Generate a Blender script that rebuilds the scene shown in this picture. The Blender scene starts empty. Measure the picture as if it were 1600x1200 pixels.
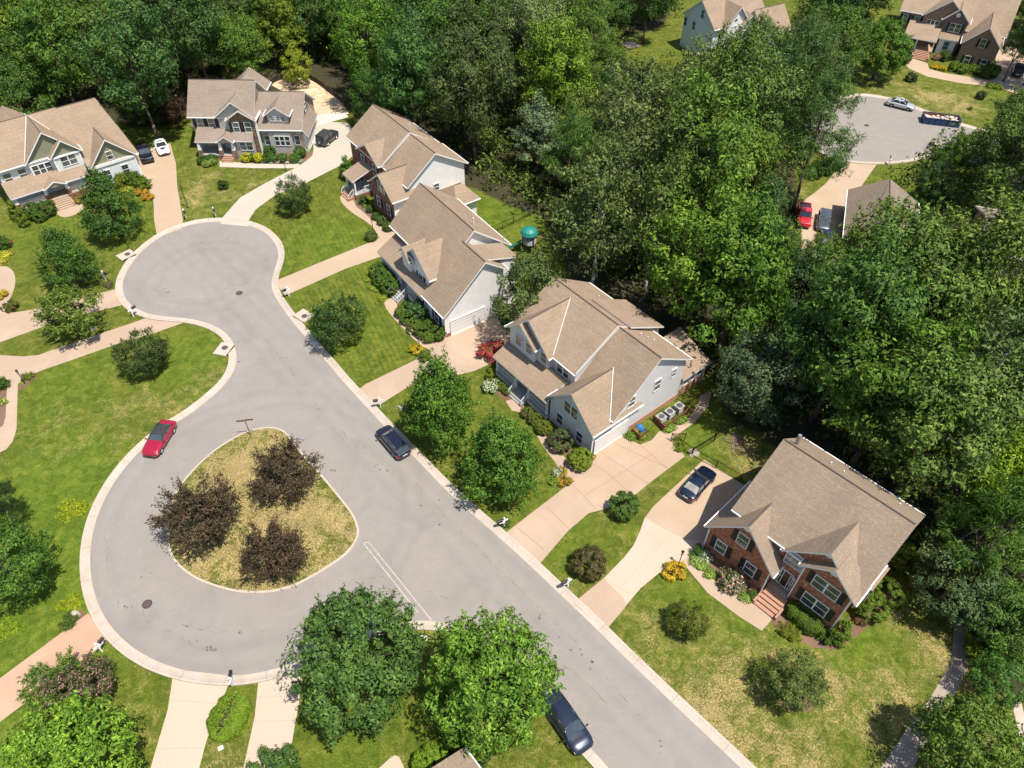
import bpy, math, random
import numpy as np
from mathutils import Matrix, Vector
S = bpy.context.scene
rad = math.radians
# ------------------------------------------------------------------ camera, sky, sun, exposure
TH, FPX, RO, CH = rad(46.1), 1135.0, rad(-.8), 58.0
_f = np.array([0, math.cos(TH), -math.sin(TH)]); _d0 = np.array([0, -math.sin(TH), -math.cos(TH)]); _r0 = np.array([1., 0, 0])
_r = math.cos(RO)*_r0 + math.sin(RO)*_d0; _d = -math.sin(RO)*_r0 + math.cos(RO)*_d0
cam = bpy.data.objects.new('camera', bpy.data.cameras.new('camera')); S.collection.objects.link(cam)
cam.matrix_world = Matrix(((_r[0], -_d[0], -_f[0], 0), (_r[1], -_d[1], -_f[1], 0), (_r[2], -_d[2], -_f[2], CH), (0, 0, 0, 1)))
cam.data.sensor_width = 36; cam.data.lens = FPX/1600*36; cam.data.clip_end = 6000; cam.data.clip_start = .5
S.camera = cam
SUN_EL, SUN_AZ = 68.5, -38.0          # azimuth measured from +x, anticlockwise
W = bpy.data.worlds.new('World'); S.world = W; W.use_nodes = True
wn = W.node_tree.nodes; wl = W.node_tree.links
sky = wn.new('ShaderNodeTexSky'); sky.sky_type = 'NISHITA'; sky.sun_disc = False
sky.sun_elevation = rad(SUN_EL); sky.sun_rotation = rad(90-SUN_AZ)
wl.new(sky.outputs[0], wn['Background'].inputs[0]); wn['Background'].inputs[1].default_value = .118
sd = bpy.data.lights.new('sun', 'SUN'); sd.energy = 5.0; sd.angle = rad(.55); sd.color = (1, .94, .845)
sun = bpy.data.objects.new('sun', sd); S.collection.objects.link(sun)
_sv = Vector((math.cos(rad(SUN_EL))*math.cos(rad(SUN_AZ)), math.cos(rad(SUN_EL))*math.sin(rad(SUN_AZ)), math.sin(rad(SUN_EL))))
sun.rotation_euler = _sv.to_track_quat('Z', 'Y').to_euler(); sun.location = _sv*200
S.view_settings.view_transform = 'Standard'; S.view_settings.look = 'None'; S.view_settings.gamma = 1
S.view_settings.exposure = .62
# ------------------------------------------------------------------ survey helpers: a point of the photo to a place on the ground (or at height z)
def ray(px, py): return _f + _r*(px-800)/FPX + _d*(py-600)/FPX
def at(px, py, z=0.):
    v = ray(px, py); t = (z-CH)/v[2]; return np.array([v[0]*t, v[1]*t, z])
def depth(px, py, z=0.): return (z-CH)/ray(px, py)[2]
def proj(P):
    q = np.array(P, float)-np.array([0, 0, CH]); return 800+FPX*(q@_r)/(q@_f), 600+FPX*(q@_d)/(q@_f)
class Frame:
    def __init__(s, o, deg):
        s.o = np.array([o[0], o[1], 0.]); a = rad(deg); s.a = a
        s.u = np.array([math.cos(a), math.sin(a), 0]); s.v = np.array([-math.sin(a), math.cos(a), 0])
    def loc(s, P): q = np.array(P)-s.o; return float(q@s.u), float(q@s.v), float(q[2])
    def pl(s, px, py, axis, val):
        w = ray(px, py); C = np.array([0, 0, CH])-s.o; ax = s.u if axis == 'u' else s.v
        t = (val-C@ax)/(w@ax); return s.loc(C+s.o+w*t)
    def w(s, u, v, z=0): return s.o+s.u*u+s.v*v+np.array([0, 0, z])
# ------------------------------------------------------------------ materials
MT = {}
def mat(name):
    m = bpy.data.materials.new(name); m.use_nodes = True; MT[name] = m
    nt = m.node_tree; b = nt.nodes['Principled BSDF']; return m, nt.nodes, nt.links, b
def val(b, **k):
    for kk, v in k.items():
        n = {'rough': 'Roughness', 'metal': 'Metallic', 'spec': 'Specular IOR Level', 'coat': 'Coat Weight', 'col': 'Base Color', 'coatr': 'Coat Roughness'}[kk]
        b.inputs[n].default_value = (*v, 1) if kk == 'col' else v
def plain(name, col, rough=.6, **k):
    m, n, l, b = mat(name); val(b, col=col, rough=rough, **k); return m
def ramp(n, l, fac, stops, interp='LINEAR'):
    r = n.new('ShaderNodeValToRGB'); r.color_ramp.interpolation = interp
    e = r.color_ramp.elements
    while len(e) < len(stops): e.new(.5)
    for i, (p, c) in enumerate(stops): e[i].position = p; e[i].color = (*c, 1) if len(c) == 3 else c
    l.new(fac, r.inputs[0]); return r.outputs[0]
def coords(n, l, kind='Object', scale=(1, 1, 1), rot=(0, 0, 0)):
    t = n.new('ShaderNodeTexCoord'); m = n.new('ShaderNodeMapping'); m.inputs['Scale'].default_value = scale; m.inputs['Rotation'].default_value = rot
    l.new(t.outputs[kind], m.inputs[0]); return m.outputs[0]
def world_pos(n, l, scale=(1, 1, 1), rot=(0, 0, 0)):
    t = n.new('ShaderNodeNewGeometry'); m = n.new('ShaderNodeMapping'); m.inputs['Scale'].default_value = scale; m.inputs['Rotation'].default_value = rot
    l.new(t.outputs['Position'], m.inputs[0]); return m.outputs[0]
def noise(n, l, vec, scale, detail=4, rough=.55, dist=0):
    t = n.new('ShaderNodeTexNoise'); t.inputs['Scale'].default_value = scale; t.inputs['Detail'].default_value = detail
    t.inputs['Roughness'].default_value = rough; t.inputs['Distortion'].default_value = dist; l.new(vec, t.inputs['Vector']); return t.outputs['Fac']
def mixc(n, l, fac, a, b, mode='MIX'):
    m = n.new('ShaderNodeMix'); m.data_type = 'RGBA'; m.blend_type = mode
    for s, v in ((0, fac), (6, a), (7, b)):
        if hasattr(v, 'links') or hasattr(v, 'is_linked'): l.new(v, m.inputs[s])
        elif s == 0: m.inputs[0].default_value = v
        else: m.inputs[s].default_value = (*v, 1)
    return m.outputs[2]
def mth(n, l, op, a, b=0.):
    m = n.new('ShaderNodeMath'); m.operation = op
    for i, v in enumerate((a, b)):
        if hasattr(v, 'is_linked'): l.new(v, m.inputs[i])
        else: m.inputs[i].default_value = v
    return m.outputs[0]
def bump(n, l, b, h, strength=.4, dist=.02):
    u = n.new('ShaderNodeBump'); u.inputs['Strength'].default_value = strength; u.inputs['Distance'].default_value = dist
    l.new(h, u.inputs['Height']); l.new(u.outputs[0], b.inputs['Normal'])
def speckle(name, c1, c2, scale=8, c3=None, rough=.85, big=.15, bmp=.15, spec=.3):
    """rough mineral surface: fine grain, medium mottling, large faint stains (world coordinates)"""
    m, n, l, b = mat(name); v = world_pos(n, l)
    a = noise(n, l, v, scale, 5, .65); g = noise(n, l, v, scale*6, 2, .6); q = noise(n, l, v, big, 5, .6, .6)
    c = ramp(n, l, a, [(.3, c1), (.7, c2)])
    c = mixc(n, l, mth(n, l, 'MULTIPLY', g, .5), c, tuple(x*.55 for x in c1), 'MIX')
    if c3: c = mixc(n, l, ramp(n, l, q, [(.45, (0, 0, 0)), (.72, (.8, .8, .8))]), c, c3)
    l.new(c, b.inputs['Base Color']); val(b, rough=rough, spec=spec); bump(n, l, b, g, bmp, .01); return m
# ground surfaces
def lawn_material():
    m, n, l, b = mat('lawn_grass'); v = world_pos(n, l)
    at_ = n.new('ShaderNodeAttribute'); at_.attribute_name = 'tone'; sp = n.new('ShaderNodeSeparateColor'); l.new(at_.outputs['Color'], sp.inputs[0])
    dry, lush, wood = sp.outputs[0], sp.outputs[1], sp.outputs[2]
    n1 = noise(n, l, v, .22, 7, .68, .6); n2 = noise(n, l, v, 1.1, 7, .72, .9); n3 = noise(n, l, world_pos(n, l, (1, 1, 1), (0, 0, .7)), 7, 5, .85)
    n4 = noise(n, l, world_pos(n, l, (30, 9, 9), (0, 0, .5)), 1, 3, .7); n5 = noise(n, l, v, .5, 3, .5, .3)
    green = ramp(n, l, n2, [(.32, (.042, .062, .007)), (.5, (.083, .1, .012)), (.68, (.145, .14, .026))])
    vivid = ramp(n, l, n2, [(.32, (.045, .08, .006)), (.5, (.082, .122, .011)), (.68, (.135, .16, .022))])
    base = mixc(n, l, lush, green, vivid)
    tan = ramp(n, l, n3, [(.3, (.15, .118, .042)), (.5, (.25, .19, .08)), (.72, (.42, .325, .175))])
    f = mth(n, l, 'ADD', mth(n, l, 'MULTIPLY', mth(n, l, 'SUBTRACT', n1, .5), 2.3), mth(n, l, 'MULTIPLY', mth(n, l, 'SUBTRACT', n2, .5), 1.5))
    f = mth(n, l, 'ADD', f, mth(n, l, 'MULTIPLY', mth(n, l, 'SUBTRACT', n3, .5), 1.7))
    f = mth(n, l, 'ADD', f, mth(n, l, 'MULTIPLY', mth(n, l, 'SUBTRACT', n4, .5), .9))
    fac = ramp(n, l, mth(n, l, 'ADD', f, dry), [(.5, (0, 0, 0)), (.95, (.38, .38, .38)), (1.4, (.9, .9, .9))])
    c = mixc(n, l, fac, base, tan)
    g = ramp(n, l, mth(n, l, 'ADD', mth(n, l, 'MULTIPLY', n3, .6), mth(n, l, 'MULTIPLY', n4, .4)), [(.36, (.42, .43, .42)), (.5, (.98, .98, .96)), (.64, (1.62, 1.58, 1.5))])
    c = mixc(n, l, 1., c, g, 'MULTIPLY')
    c = mixc(n, l, 1., c, ramp(n, l, n5, [(.35, (.85, .88, .86)), (.65, (1.12, 1.09, 1.08))]), 'MULTIPLY')
    st = n.new('ShaderNodeTexWave'); st.inputs['Scale'].default_value = .5; st.inputs['Distortion'].default_value = 2.2; st.inputs['Detail'].default_value = 2; st.inputs['Detail Scale'].default_value = 2
    l.new(world_pos(n, l, (1, 1, 1), (0, 0, rad(-25))), st.inputs['Vector'])
    c = mixc(n, l, at_.outputs['Alpha'], c, mixc(n, l, 1., c, ramp(n, l, st.outputs['Fac'], [(.2, (.86, .89, .88)), (.8, (1.11, 1.08, 1.08))]), 'MULTIPLY'))
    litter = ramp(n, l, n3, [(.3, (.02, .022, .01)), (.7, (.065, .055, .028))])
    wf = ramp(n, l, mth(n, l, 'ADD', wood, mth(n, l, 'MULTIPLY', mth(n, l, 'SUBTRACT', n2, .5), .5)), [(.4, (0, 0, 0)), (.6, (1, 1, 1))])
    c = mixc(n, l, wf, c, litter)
    l.new(c, b.inputs['Base Color']); val(b, rough=.95, spec=.15)
    bump(n, l, b, n3, .8, .08); return m
LAWN = lawn_material()
CURB = speckle('curb_concrete', (.40, .34, .28), (.50, .43, .36), 5, (.33, .27, .21), big=.5)
def drive(name, c1, c2, c3): return speckle(name, c1, c2, 14, c3, big=.22)
DR_PINK = drive('driveway_exposed_aggregate', (.33, .24, .17), (.44, .325, .237), (.40, .3, .22))
DR_TAN = drive('driveway_tan_concrete', (.35, .255, .175), (.45, .34, .24), (.4, .3, .21))
DR_PALE = drive('driveway_pale_concrete', (.43, .34, .265), (.52, .42, .33), (.42, .31, .22))
DR_GREY = drive('driveway_grey_concrete', (.38, .34, .28), (.47, .42, .35), (.42, .36, .29))
DR_ORANGE = drive('driveway_orange_brick', (.37, .225, .15), (.45, .295, .2), (.42, .29, .2))
JOINT = plain('control_joint', (.3, .15, .09), .9)
PATHGREY = speckle('path_asphalt', (.27, .22, .175), (.36, .3, .245), 12, (.3, .25, .2))
MULCH = speckle('mulch', (.10, .052, .03), (.20, .115, .075), 10, (.2, .13, .09), bmp=.6)
def clay():
    m, n, l, b = mat('bare_clay'); v = world_pos(n, l); a = noise(n, l, v, 1.3, 7, .75, 2.5); t = noise(n, l, world_pos(n, l, (.35, 2.4, 1), (0, 0, -.5)), 1, 4, .6, 1.5)
    c = ramp(n, l, mth(n, l, 'ADD', mth(n, l, 'MULTIPLY', t, .6), mth(n, l, 'MULTIPLY', a, .4)), [(.35, (.3, .19, .1)), (.48, (.46, .33, .2)), (.6, (.6, .47, .33))])
    l.new(c, b.inputs['Base Color']); val(b, rough=.95); bump(n, l, b, t, .5, .15); return m
CLAY = clay()
PAINT_LINE = speckle('worn_white_paint', (.3, .27, .24), (.56, .52, .47), 3, big=1.2)
# building materials (UV in metres on every face)
def shingle(name, c1, c2, c3):
    m, n, l, b = mat(name); v = coords(n, l, 'UV'); br = n.new('ShaderNodeTexBrick'); l.new(v, br.inputs['Vector'])
    br.offset = .5; br.squash = 1; br.inputs['Scale'].default_value = 1; br.inputs['Brick Width'].default_value = .34; br.inputs['Row Height'].default_value = .15
    br.inputs['Mortar Size'].default_value = .016; br.inputs['Mortar Smooth'].default_value = .5
    br.inputs['Color1'].default_value = (*c1, 1); br.inputs['Color2'].default_value = (*c2, 1); br.inputs['Mortar'].default_value = (*[x*.62 for x in c1], 1)
    a = noise(n, l, v, 4.5, 4, .85); q = noise(n, l, v, .35, 5, .6); rowv = noise(n, l, coords(n, l, 'UV', (.25, 6.6, 1)), 1, 1, .5)
    c = mixc(n, l, ramp(n, l, a, [(.38, (0, 0, 0)), (.6, (1, 1, 1))]), br.outputs['Color'], c3)
    c = mixc(n, l, 1., c, ramp(n, l, q, [(.3, (.88, .88, .88)), (.7, (1.09, 1.08, 1.07))]), 'MULTIPLY')
    c = mixc(n, l, 1., c, ramp(n, l, rowv, [(.3, (.93, .93, .93)), (.7, (1.06, 1.06, 1.05))]), 'MULTIPLY')
    l.new(c, b.inputs['Base Color']); val(b, rough=.92, spec=.2); bump(n, l, b, br.outputs['Fac'], -.5, .015); return m
SH_TAN = shingle('shingles_tan', (.262, .19, .13), (.35, .262, .185), (.225, .17, .122))
SH_BROWN = shingle('shingles_brown', (.245, .185, .132), (.33, .255, .185), (.205, .158, .117))
SH_GREY = shingle('shingles_greige', (.235, .185, .145), (.31, .25, .2), (.19, .155, .125))
SH_DARK = shingle('shingles_weathered', (.2, .155, .12), (.27, .215, .17), (.16, .13, .1))
def siding(name, col, lap=.16):
    m, n, l, b = mat(name); v = coords(n, l, 'UV'); s = n.new('ShaderNodeSeparateXYZ'); l.new(v, s.inputs[0])
    f = mth(n, l, 'FRACT', mth(n, l, 'DIVIDE', s.outputs[1], lap)); a = noise(n, l, v, 1.2, 5, .6)
    c = mixc(n, l, ramp(n, l, f, [(.0, (.75, .75, .75)), (.13, (0, 0, 0))]), col, tuple(x*.62 for x in col))
    c = mixc(n, l, 1., c, ramp(n, l, a, [(.3, (.93, .93, .93)), (.7, (1.04, 1.04, 1.04))]), 'MULTIPLY')
    l.new(c, b.inputs['Base Color']); val(b, rough=.55, spec=.35); bump(n, l, b, f, .6, .02); return m
SD_WHITE = siding('siding_white', (.8, .78, .75)); SD_BLUE = siding('siding_grey_blue', (.64, .64, .645)); SD_PALEBLUE = siding('siding_pale_side', (.56, .55, .54))
SD_SAGE = siding('siding_sage', (.235, .24, .16), .2); SD_PALE = siding('siding_pale_green', (.66, .69, .665)); SD_TAUPE = siding('siding_taupe', (.37, .295, .22)); SD_CREAM = siding('siding_cream', (.45, .43, .385))
SD_LIGHTBLUE = siding('siding_light_blue', (.8, .82, .84))
def brickmat(name, c1, c2, mort, bw=.21, rh=.072, pale=None, pf=.66):
    m, n, l, b = mat(name); v = coords(n, l, 'UV'); br = n.new('ShaderNodeTexBrick'); l.new(v, br.inputs['Vector'])
    br.inputs['Scale'].default_value = 1; br.inputs['Brick Width'].default_value = bw; br.inputs['Row Height'].default_value = rh
    br.inputs['Mortar Size'].default_value = .008; br.inputs['Color1'].default_value = (*c1, 1); br.inputs['Color2'].default_value = (*c2, 1); br.inputs['Mortar'].default_value = (*mort, 1)
    c = br.outputs['Color']; a = noise(n, l, coords(n, l, 'UV', (3.2, 14, 1)), 1, 2, .6)
    c = mixc(n, l, 1., c, ramp(n, l, a, [(.3, (.55, .55, .55)), (.7, (1.4, 1.35, 1.3))]), 'MULTIPLY')
    if pale: c = mixc(n, l, ramp(n, l, noise(n, l, coords(n, l, 'UV', (3.5, 13, 1)), 1, 1, .4), [(pf, (0, 0, 0)), (pf+.03, (.75, .75, .75))]), c, pale)
    l.new(c, b.inputs['Base Color']); val(b, rough=.9, spec=.2); bump(n, l, b, br.outputs['Fac'], -.4, .01); return m
BR_RED = brickmat('brick_red_mottled', (.26, .062, .028), (.4, .12, .055), (.34, .2, .12), pale=(.72, .52, .38), pf=.61)
BR_PLAIN = brickmat('brick_red', (.2, .065, .04), (.28, .1, .065), (.3, .2, .15)); BR_BROWN = brickmat('brick_brown', (.21, .135, .095), (.29, .19, .135), (.33, .25, .2), pale=(.4, .31, .24), pf=.7)
BR_FOUND = brickmat('brick_foundation', (.36, .16, .09), (.44, .22, .13), (.42, .33, .26)); BR_GREY = brickmat('brick_grey_brown', (.12, .09, .085), (.17, .13, .12), (.2, .17, .15))
STONE = brickmat('ledge_stone', (.13, .085, .06), (.27, .17, .105), (.06, .045, .04), .55, .17, pale=(.36, .25, .17), pf=.6)
WHITE = plain('white_trim', (.74, .73, .71), .5); SOFFIT = plain('soffit_white', (.66, .66, .66), .6)
BLACK = plain('black_paint', (.012, .012, .013), .5); SHUT = plain('shutter_black', (.016, .017, .02), .55)
IRON = plain('black_iron', (.012, .012, .012), .45, metal=.3); DARKGREY = plain('dark_grey_metal', (.05, .05, .055), .5, metal=.5)
RIDGE = plain('ridge_vent', (.09, .065, .05), .95); FLASH = plain('valley_flashing', (.55, .51, .47), .45); PIPE = plain('vent_pipe_white', (.6, .59, .57), .5); LEAD = plain('flue_metal', (.32, .32, .33), .4, metal=.6)
MUNTIN = plain('muntin_grey', (.12, .125, .125), .6); GDOOR = plain('garage_door_white', (.68, .66, .63), .5); DOORRED = plain('door_red', (.13, .03, .02), .45); DOORDARK = plain('door_dark', (.02, .015, .018), .4)
WOOD = speckle('treated_wood', (.2, .13, .08), (.3, .2, .12), 6); WOODDK = speckle('stained_wood', (.13, .05, .025), (.2, .085, .045), 6); STEP = speckle('step_brick', (.33, .17, .11), (.45, .27, .18), 9); PORCHF = plain('porch_floor_grey', (.26, .25, .25), .7)
TEAL = plain('teal_canvas', (.01, .17, .14), .5); SLIDEG = plain('green_plastic_slide', (.01, .16, .12), .35); BLUE = plain('blue_tarp', (.02, .12, .35), .5)
ROCK = speckle('boulder', (.3, .26, .2), (.48, .42, .34), 3, bmp=.6); FABRIC = plain('silt_fabric_black', (.018, .016, .016), .8); TERRA = plain('terracotta', (.3, .13, .07), .8)
RUBBER = plain('tyre_rubber', (.018, .018, .018), .8); RIM = plain('alloy_rim', (.55, .55, .56), .35, metal=.7); CHROME = plain('chrome', (.6, .6, .6), .2, metal=1.)
HEADL = plain('headlamp_lens', (.6, .6, .58), .15, coat=.5); TAILL = plain('tail_lamp_red', (.3, .01, .015), .2, coat=.6); PLATE = plain('number_plate', (.6, .6, .6), .5); PLASTIC = plain('black_plastic', (.02, .02, .02), .6)
CANVAS = plain('soft_top_black', (.022, .022, .024), .75); GRAYPL = plain('grey_fixture', (.3, .3, .3), .5)
def glass(name, col, rough=.08):
    m, n, l, b = mat(name); v = world_pos(n, l); a = noise(n, l, v, .5, 2, .5)
    c = ramp(n, l, a, [(.35, tuple(x*.6 for x in col)), (.65, tuple(x*1.5 for x in col))]); l.new(c, b.inputs['Base Color'])
    val(b, rough=rough, spec=.8, coat=.6, coatr=.03); return m
GL = glass('window_glass', (.03, .042, .045)); GLB = glass('window_glass_blinds', (.085, .088, .086)); GLCR = glass('car_glass_cream', (.36, .35, .3), .06); GLC = glass('car_glass', (.03, .042, .048), .05); GLBLUE = glass('window_glass_sky', (.07, .12, .13))
def paint(name, col, metal=.3, rough=.3):
    m, n, l, b = mat('car_paint_'+name); val(b, col=col, metal=metal, rough=rough, coat=1., coatr=.04); return m
# foliage: the object's colour, varied leaf by leaf
def leafmat(name, var=.35, hue=(.9, 1.02, .6), trans=.17, flower=None, ff=.5):
    m, n, l, b = mat(name); oi = n.new('ShaderNodeObjectInfo'); g = n.new('ShaderNodeNewGeometry')
    w_ = ramp(n, l, g.outputs['Random Per Island'], [(0, (1-var,)*3), (.6, (1, 1, 1)), (1, (1+var*1.3, 1+var*1.2, 1+var*.6))])
    c = mixc(n, l, 1., oi.outputs['Color'], w_, 'MULTIPLY')
    q = noise(n, l, coords(n, l, 'Object', (2.2,)*3), 1, 3, .6)
    c = mixc(n, l, 1., c, ramp(n, l, q, [(.3, (.62, .72, .7)), (.7, (1.32, 1.22, 1.12))]), 'MULTIPLY')
    if flower:
        h = mth(n, l, 'FRACT', mth(n, l, 'MULTIPLY', g.outputs['Random Per Island'], 17.3))
        s = n.new('ShaderNodeMath'); s.operation = 'LESS_THAN'; l.new(h, s.inputs[0]); s.inputs[1].default_value = ff
        c = mixc(n, l, s.outputs[0], c, flower)
    l.new(c, b.inputs['Base Color']); val(b, rough=.6, spec=.14)
    t = n.new('ShaderNodeBsdfTranslucent'); tc = mixc(n, l, 1., c, (1.0, 1.2, .6), 'MULTIPLY'); l.new(tc, t.inputs[0])
    mx = n.new('ShaderNodeMixShader'); mx.inputs[0].default_value = trans; l.new(b.outputs[0], mx.inputs[1]); l.new(t.outputs[0], mx.inputs[2])
    l.new(mx.outputs[0], n['Material Output'].inputs['Surface']); return m
LEAF = leafmat('leaves', .5); LEAFF = leafmat('leaves_fine', .4); LEAFP = leafmat('leaves_plum', .5, trans=.12)
FL_PINK = leafmat('leaves_pink_bloom', .35, flower=(.55, .32, .3), ff=.3); FL_RED = leafmat('leaves_red_bloom', .35, flower=(.45, .02, .06), ff=.6); FL_WHITE = leafmat('leaves_white_bloom', .35, flower=(.75, .72, .62), ff=.4)
FL_YELLOW = leafmat('leaves_yellow_bloom', .35, flower=(.62, .38, .02), ff=.55); FL_ORANGE = leafmat('leaves_orange_bloom', .35, flower=(.5, .24, .04), ff=.5); FL_MAUVE = leafmat('leaves_mauve_bloom', .4, flower=(.3, .17, .15), ff=.3)
BARK = speckle('bark', (.09, .065, .045), (.17, .13, .1), 5, bmp=.6); BARKP = speckle('bark_pale', (.3, .27, .23), (.45, .41, .36), 5, bmp=.6)
# ------------------------------------------------------------------ mesh builder
class MB:
    def __init__(s): s.v = []; s.f = []; s.m = []
    def poly(s, pts, m=0):
        i = len(s.v); s.v += [tuple(map(float, p)) for p in pts]; s.f.append(tuple(range(i, i+len(pts)))); s.m.append(m); return s
    def box(s, x0, x1, y0, y1, z0, z1, m=0, mt=None):
        c = [(x0, y0, z0), (x1, y0, z0), (x1, y1, z0), (x0, y1, z0), (x0, y0, z1), (x1, y0, z1), (x1, y1, z1), (x0, y1, z1)]
        i = len(s.v); s.v += c
        for k, q in enumerate(((0, 3, 2, 1), (4, 5, 6, 7), (0, 1, 5, 4), (1, 2, 6, 5), (2, 3, 7, 6), (3, 0, 4, 7))):
            s.f.append(tuple(i+a for a in q)); s.m.append(mt if (mt is not None and k == 1) else m)
        return s
    def prism(s, a, b, m=0, mcap=None, caps=True):
        """a, b: equal-length loops"""
        i = len(s.v); n = len(a); s.v += [tuple(map(float, p)) for p in a]+[tuple(map(float, p)) for p in b]
        for k in range(n): s.f.append((i+k, i+(k+1) % n, i+n+(k+1) % n, i+n+k)); s.m.append(m)
        if caps: s.f.append(tuple(i+k for k in range(n))[::-1]); s.m.append(m if mcap is None else mcap); s.f.append(tuple(i+n+k for k in range(n))); s.m.append(m if mcap is None else mcap)
        return s
    def bar(s, p, q, r, m=0, n=6, r2=None):
        p, q = Vector(p), Vector(q); d = (q-p).normalized(); a = d.orthogonal().normalized(); b_ = d.cross(a); r2 = r if r2 is None else r2
        A = [p+(a*math.cos(2*math.pi*k/n)+b_*math.sin(2*math.pi*k/n))*r for k in range(n)]
        B = [q+(a*math.cos(2*math.pi*k/n)+b_*math.sin(2*math.pi*k/n))*r2 for k in range(n)]
        return s.prism(A, B, m)
    def cyl(s, x, y, z0, z1, r, m=0, n=12, r2=None, mt=None):
        r2 = r if r2 is None else r2
        A = [(x+r*math.cos(2*math.pi*k/n), y+r*math.sin(2*math.pi*k/n), z0) for k in range(n)]; B = [(x+r2*math.cos(2*math.pi*k/n), y+r2*math.sin(2*math.pi*k/n), z1) for k in range(n)]
        return s.prism(A, B, m, mt)
    def build(s, name, mats, parent=None, loc=(0, 0, 0), rz=0, smooth=False, link=True, uv=True):
        me = bpy.data.meshes.new(name); me.from_pydata(s.v, [], s.f)
        if not isinstance(mats, (list, tuple)): mats = [mats]
        for q in mats: me.materials.append(q)
        me.polygons.foreach_set('material_index', s.m); me.update()
        if uv: planar_uv(me)
        if smooth: me.polygons.foreach_set('use_smooth', [True]*len(s.f))
        if not link: return me
        return put(name, me, parent, loc, rz)
def planar_uv(me):
    uv = me.uv_layers.new(name='uv').data; V = me.vertices
    for p in me.polygons:
        nr = p.normal; t = Vector((-nr.y, nr.x, 0))
        t = Vector((1, 0, 0)) if t.length < 1e-3 else t.normalized(); b_ = nr.cross(t)
        for li in p.loop_indices: co = V[me.loops[li].vertex_index].co; uv[li].uv = (co.dot(t), co.dot(b_))
def put(name, me, parent=None, loc=(0, 0, 0), rz=0, scale=None, color=None):
    o = bpy.data.objects.new(name, me); S.collection.objects.link(o); o.location = loc; o.rotation_euler[2] = rz
    if parent is not None: o.parent = parent
    if scale is not None: o.scale = scale
    if color is not None: o.color = (*color, 1)
    return o
def tag(o, label=None, cat=None, group=None, kind=None):
    if label: o['label'] = label
    if cat: o['category'] = cat
    if group: o['group'] = group
    if kind: o['kind'] = kind
    return o
def thing(name, label, cat, loc, rz=0, group=None, scale=1.):
    o = bpy.data.objects.new(name, None); S.collection.objects.link(o); o.location = (float(loc[0]), float(loc[1]), float(loc[2]) if len(loc) > 2 else 0); o.rotation_euler[2] = rz
    o.scale = (scale,)*3; o.empty_display_size = .3; return tag(o, label, cat, group)
# ------------------------------------------------------------------ smooth ground outlines
def smooth(pts, closed=True, it=2):
    P = [np.array(p, float) for p in pts]
    for _ in range(it):
        Q = []; n = len(P)
        for i in range(n if closed else n-1):
            a, b = P[i], P[(i+1) % n]; Q += [a*.75+b*.25, a*.25+b*.75]
        if not closed: Q = [P[0]]+Q+[P[-1]]
        P = Q
    return P
def G(pts, z=0.): return [at(p[0], p[1], 0)[:2] for p in pts]
def tess(loop, holes=(), z=0.):
    from mathutils.geometry import tessellate_polygon
    L = [[Vector((p[0], p[1], 0)) for p in loop]]+[[Vector((p[0], p[1], 0)) for p in h] for h in holes]
    tri = tessellate_polygon(L); flat = [p for l_ in L for p in l_]; V = [(p.x, p.y, z) for p in flat]; F = []
    for t in tri:
        a, b, c = [flat[i] for i in t]
        F.append(t if (b-a).cross(c-a).z > 0 else (t[0], t[2], t[1]))
    return V, F
def sheet(name, px, z, m, sm=0, holes=(), world=False, skirt=False):
    loop = px if world else G(px)
    if sm: loop = smooth(loop, True, sm)
    V, F = tess(loop, holes, z); b = MB(); b.v = V; b.f = [tuple(f) for f in F]; b.m = [0]*len(F)
    o = b.build(name, m); return tag(o, kind='structure')
# asphalt edges (photo pixels, each turned into a place on the ground)
RIGHT_E = [(1300, 1336), (1155, 1197), (992, 1042), (930, 980), (845, 899), (790, 848), (760, 822), (707, 776), (640, 706), (597, 662), (566, 628), (536, 596), (508, 562), (480, 530), (454, 498), (438, 476), (427, 458), (424, 444), (427, 428), (433, 412), (436, 397), (432, 382), (422, 370), (410, 360), (390, 352), (370, 348), (347, 346), (322, 347), (297, 351), (265, 362), (240, 377), (215, 398), (197, 424), (190, 445), (194, 466), (210, 482), (238, 493), (268, 496), (297, 498), (332, 507), (357, 523), (369, 546), (369, 572), (355, 598), (322, 628), (292, 650), (262, 668), (232, 692), (205, 718), (180, 750), (160, 785), (147, 820), (140, 860), (141, 900), (150, 940), (170, 977), (200, 1008), (237, 1031), (275, 1045), (312, 1053), (362, 1057), (400, 1053), (445, 1042), (490, 1025), (540, 1000), (600, 976), (650, 970), (684, 971), (716, 980), (745, 1001), (800, 1048), (860, 1104), (915, 1161), (950, 1200), (1060, 1330)]
ISLAND = [(410, 668), (432, 668), (447, 675), (458, 688), (475, 712), (500, 738), (532, 777), (552, 802), (562, 825), (560, 843), (545, 865), (515, 887), (475, 910), (450, 921), (415, 928), (370, 927), (330, 916), (300, 903), (275, 883), (263, 862), (261, 840), (263, 810), (272, 770), (300, 735), (332, 705), (360, 687), (385, 674)]
CUL2 = [(1347, 149), (1387, 155), (1412, 163), (1440, 174), (1465, 184), (1497, 195), (1525, 203), (1560, 214), (1600, 232), (1660, 270), (1640, 320), (1570, 290), (1520, 250), (1475, 235), (1450, 242), (1412, 251), (1370, 254), (1325, 251), (1300, 245), (1280, 233), (1266, 215), (1266, 190), (1290, 166), (1318, 153)]
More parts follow.
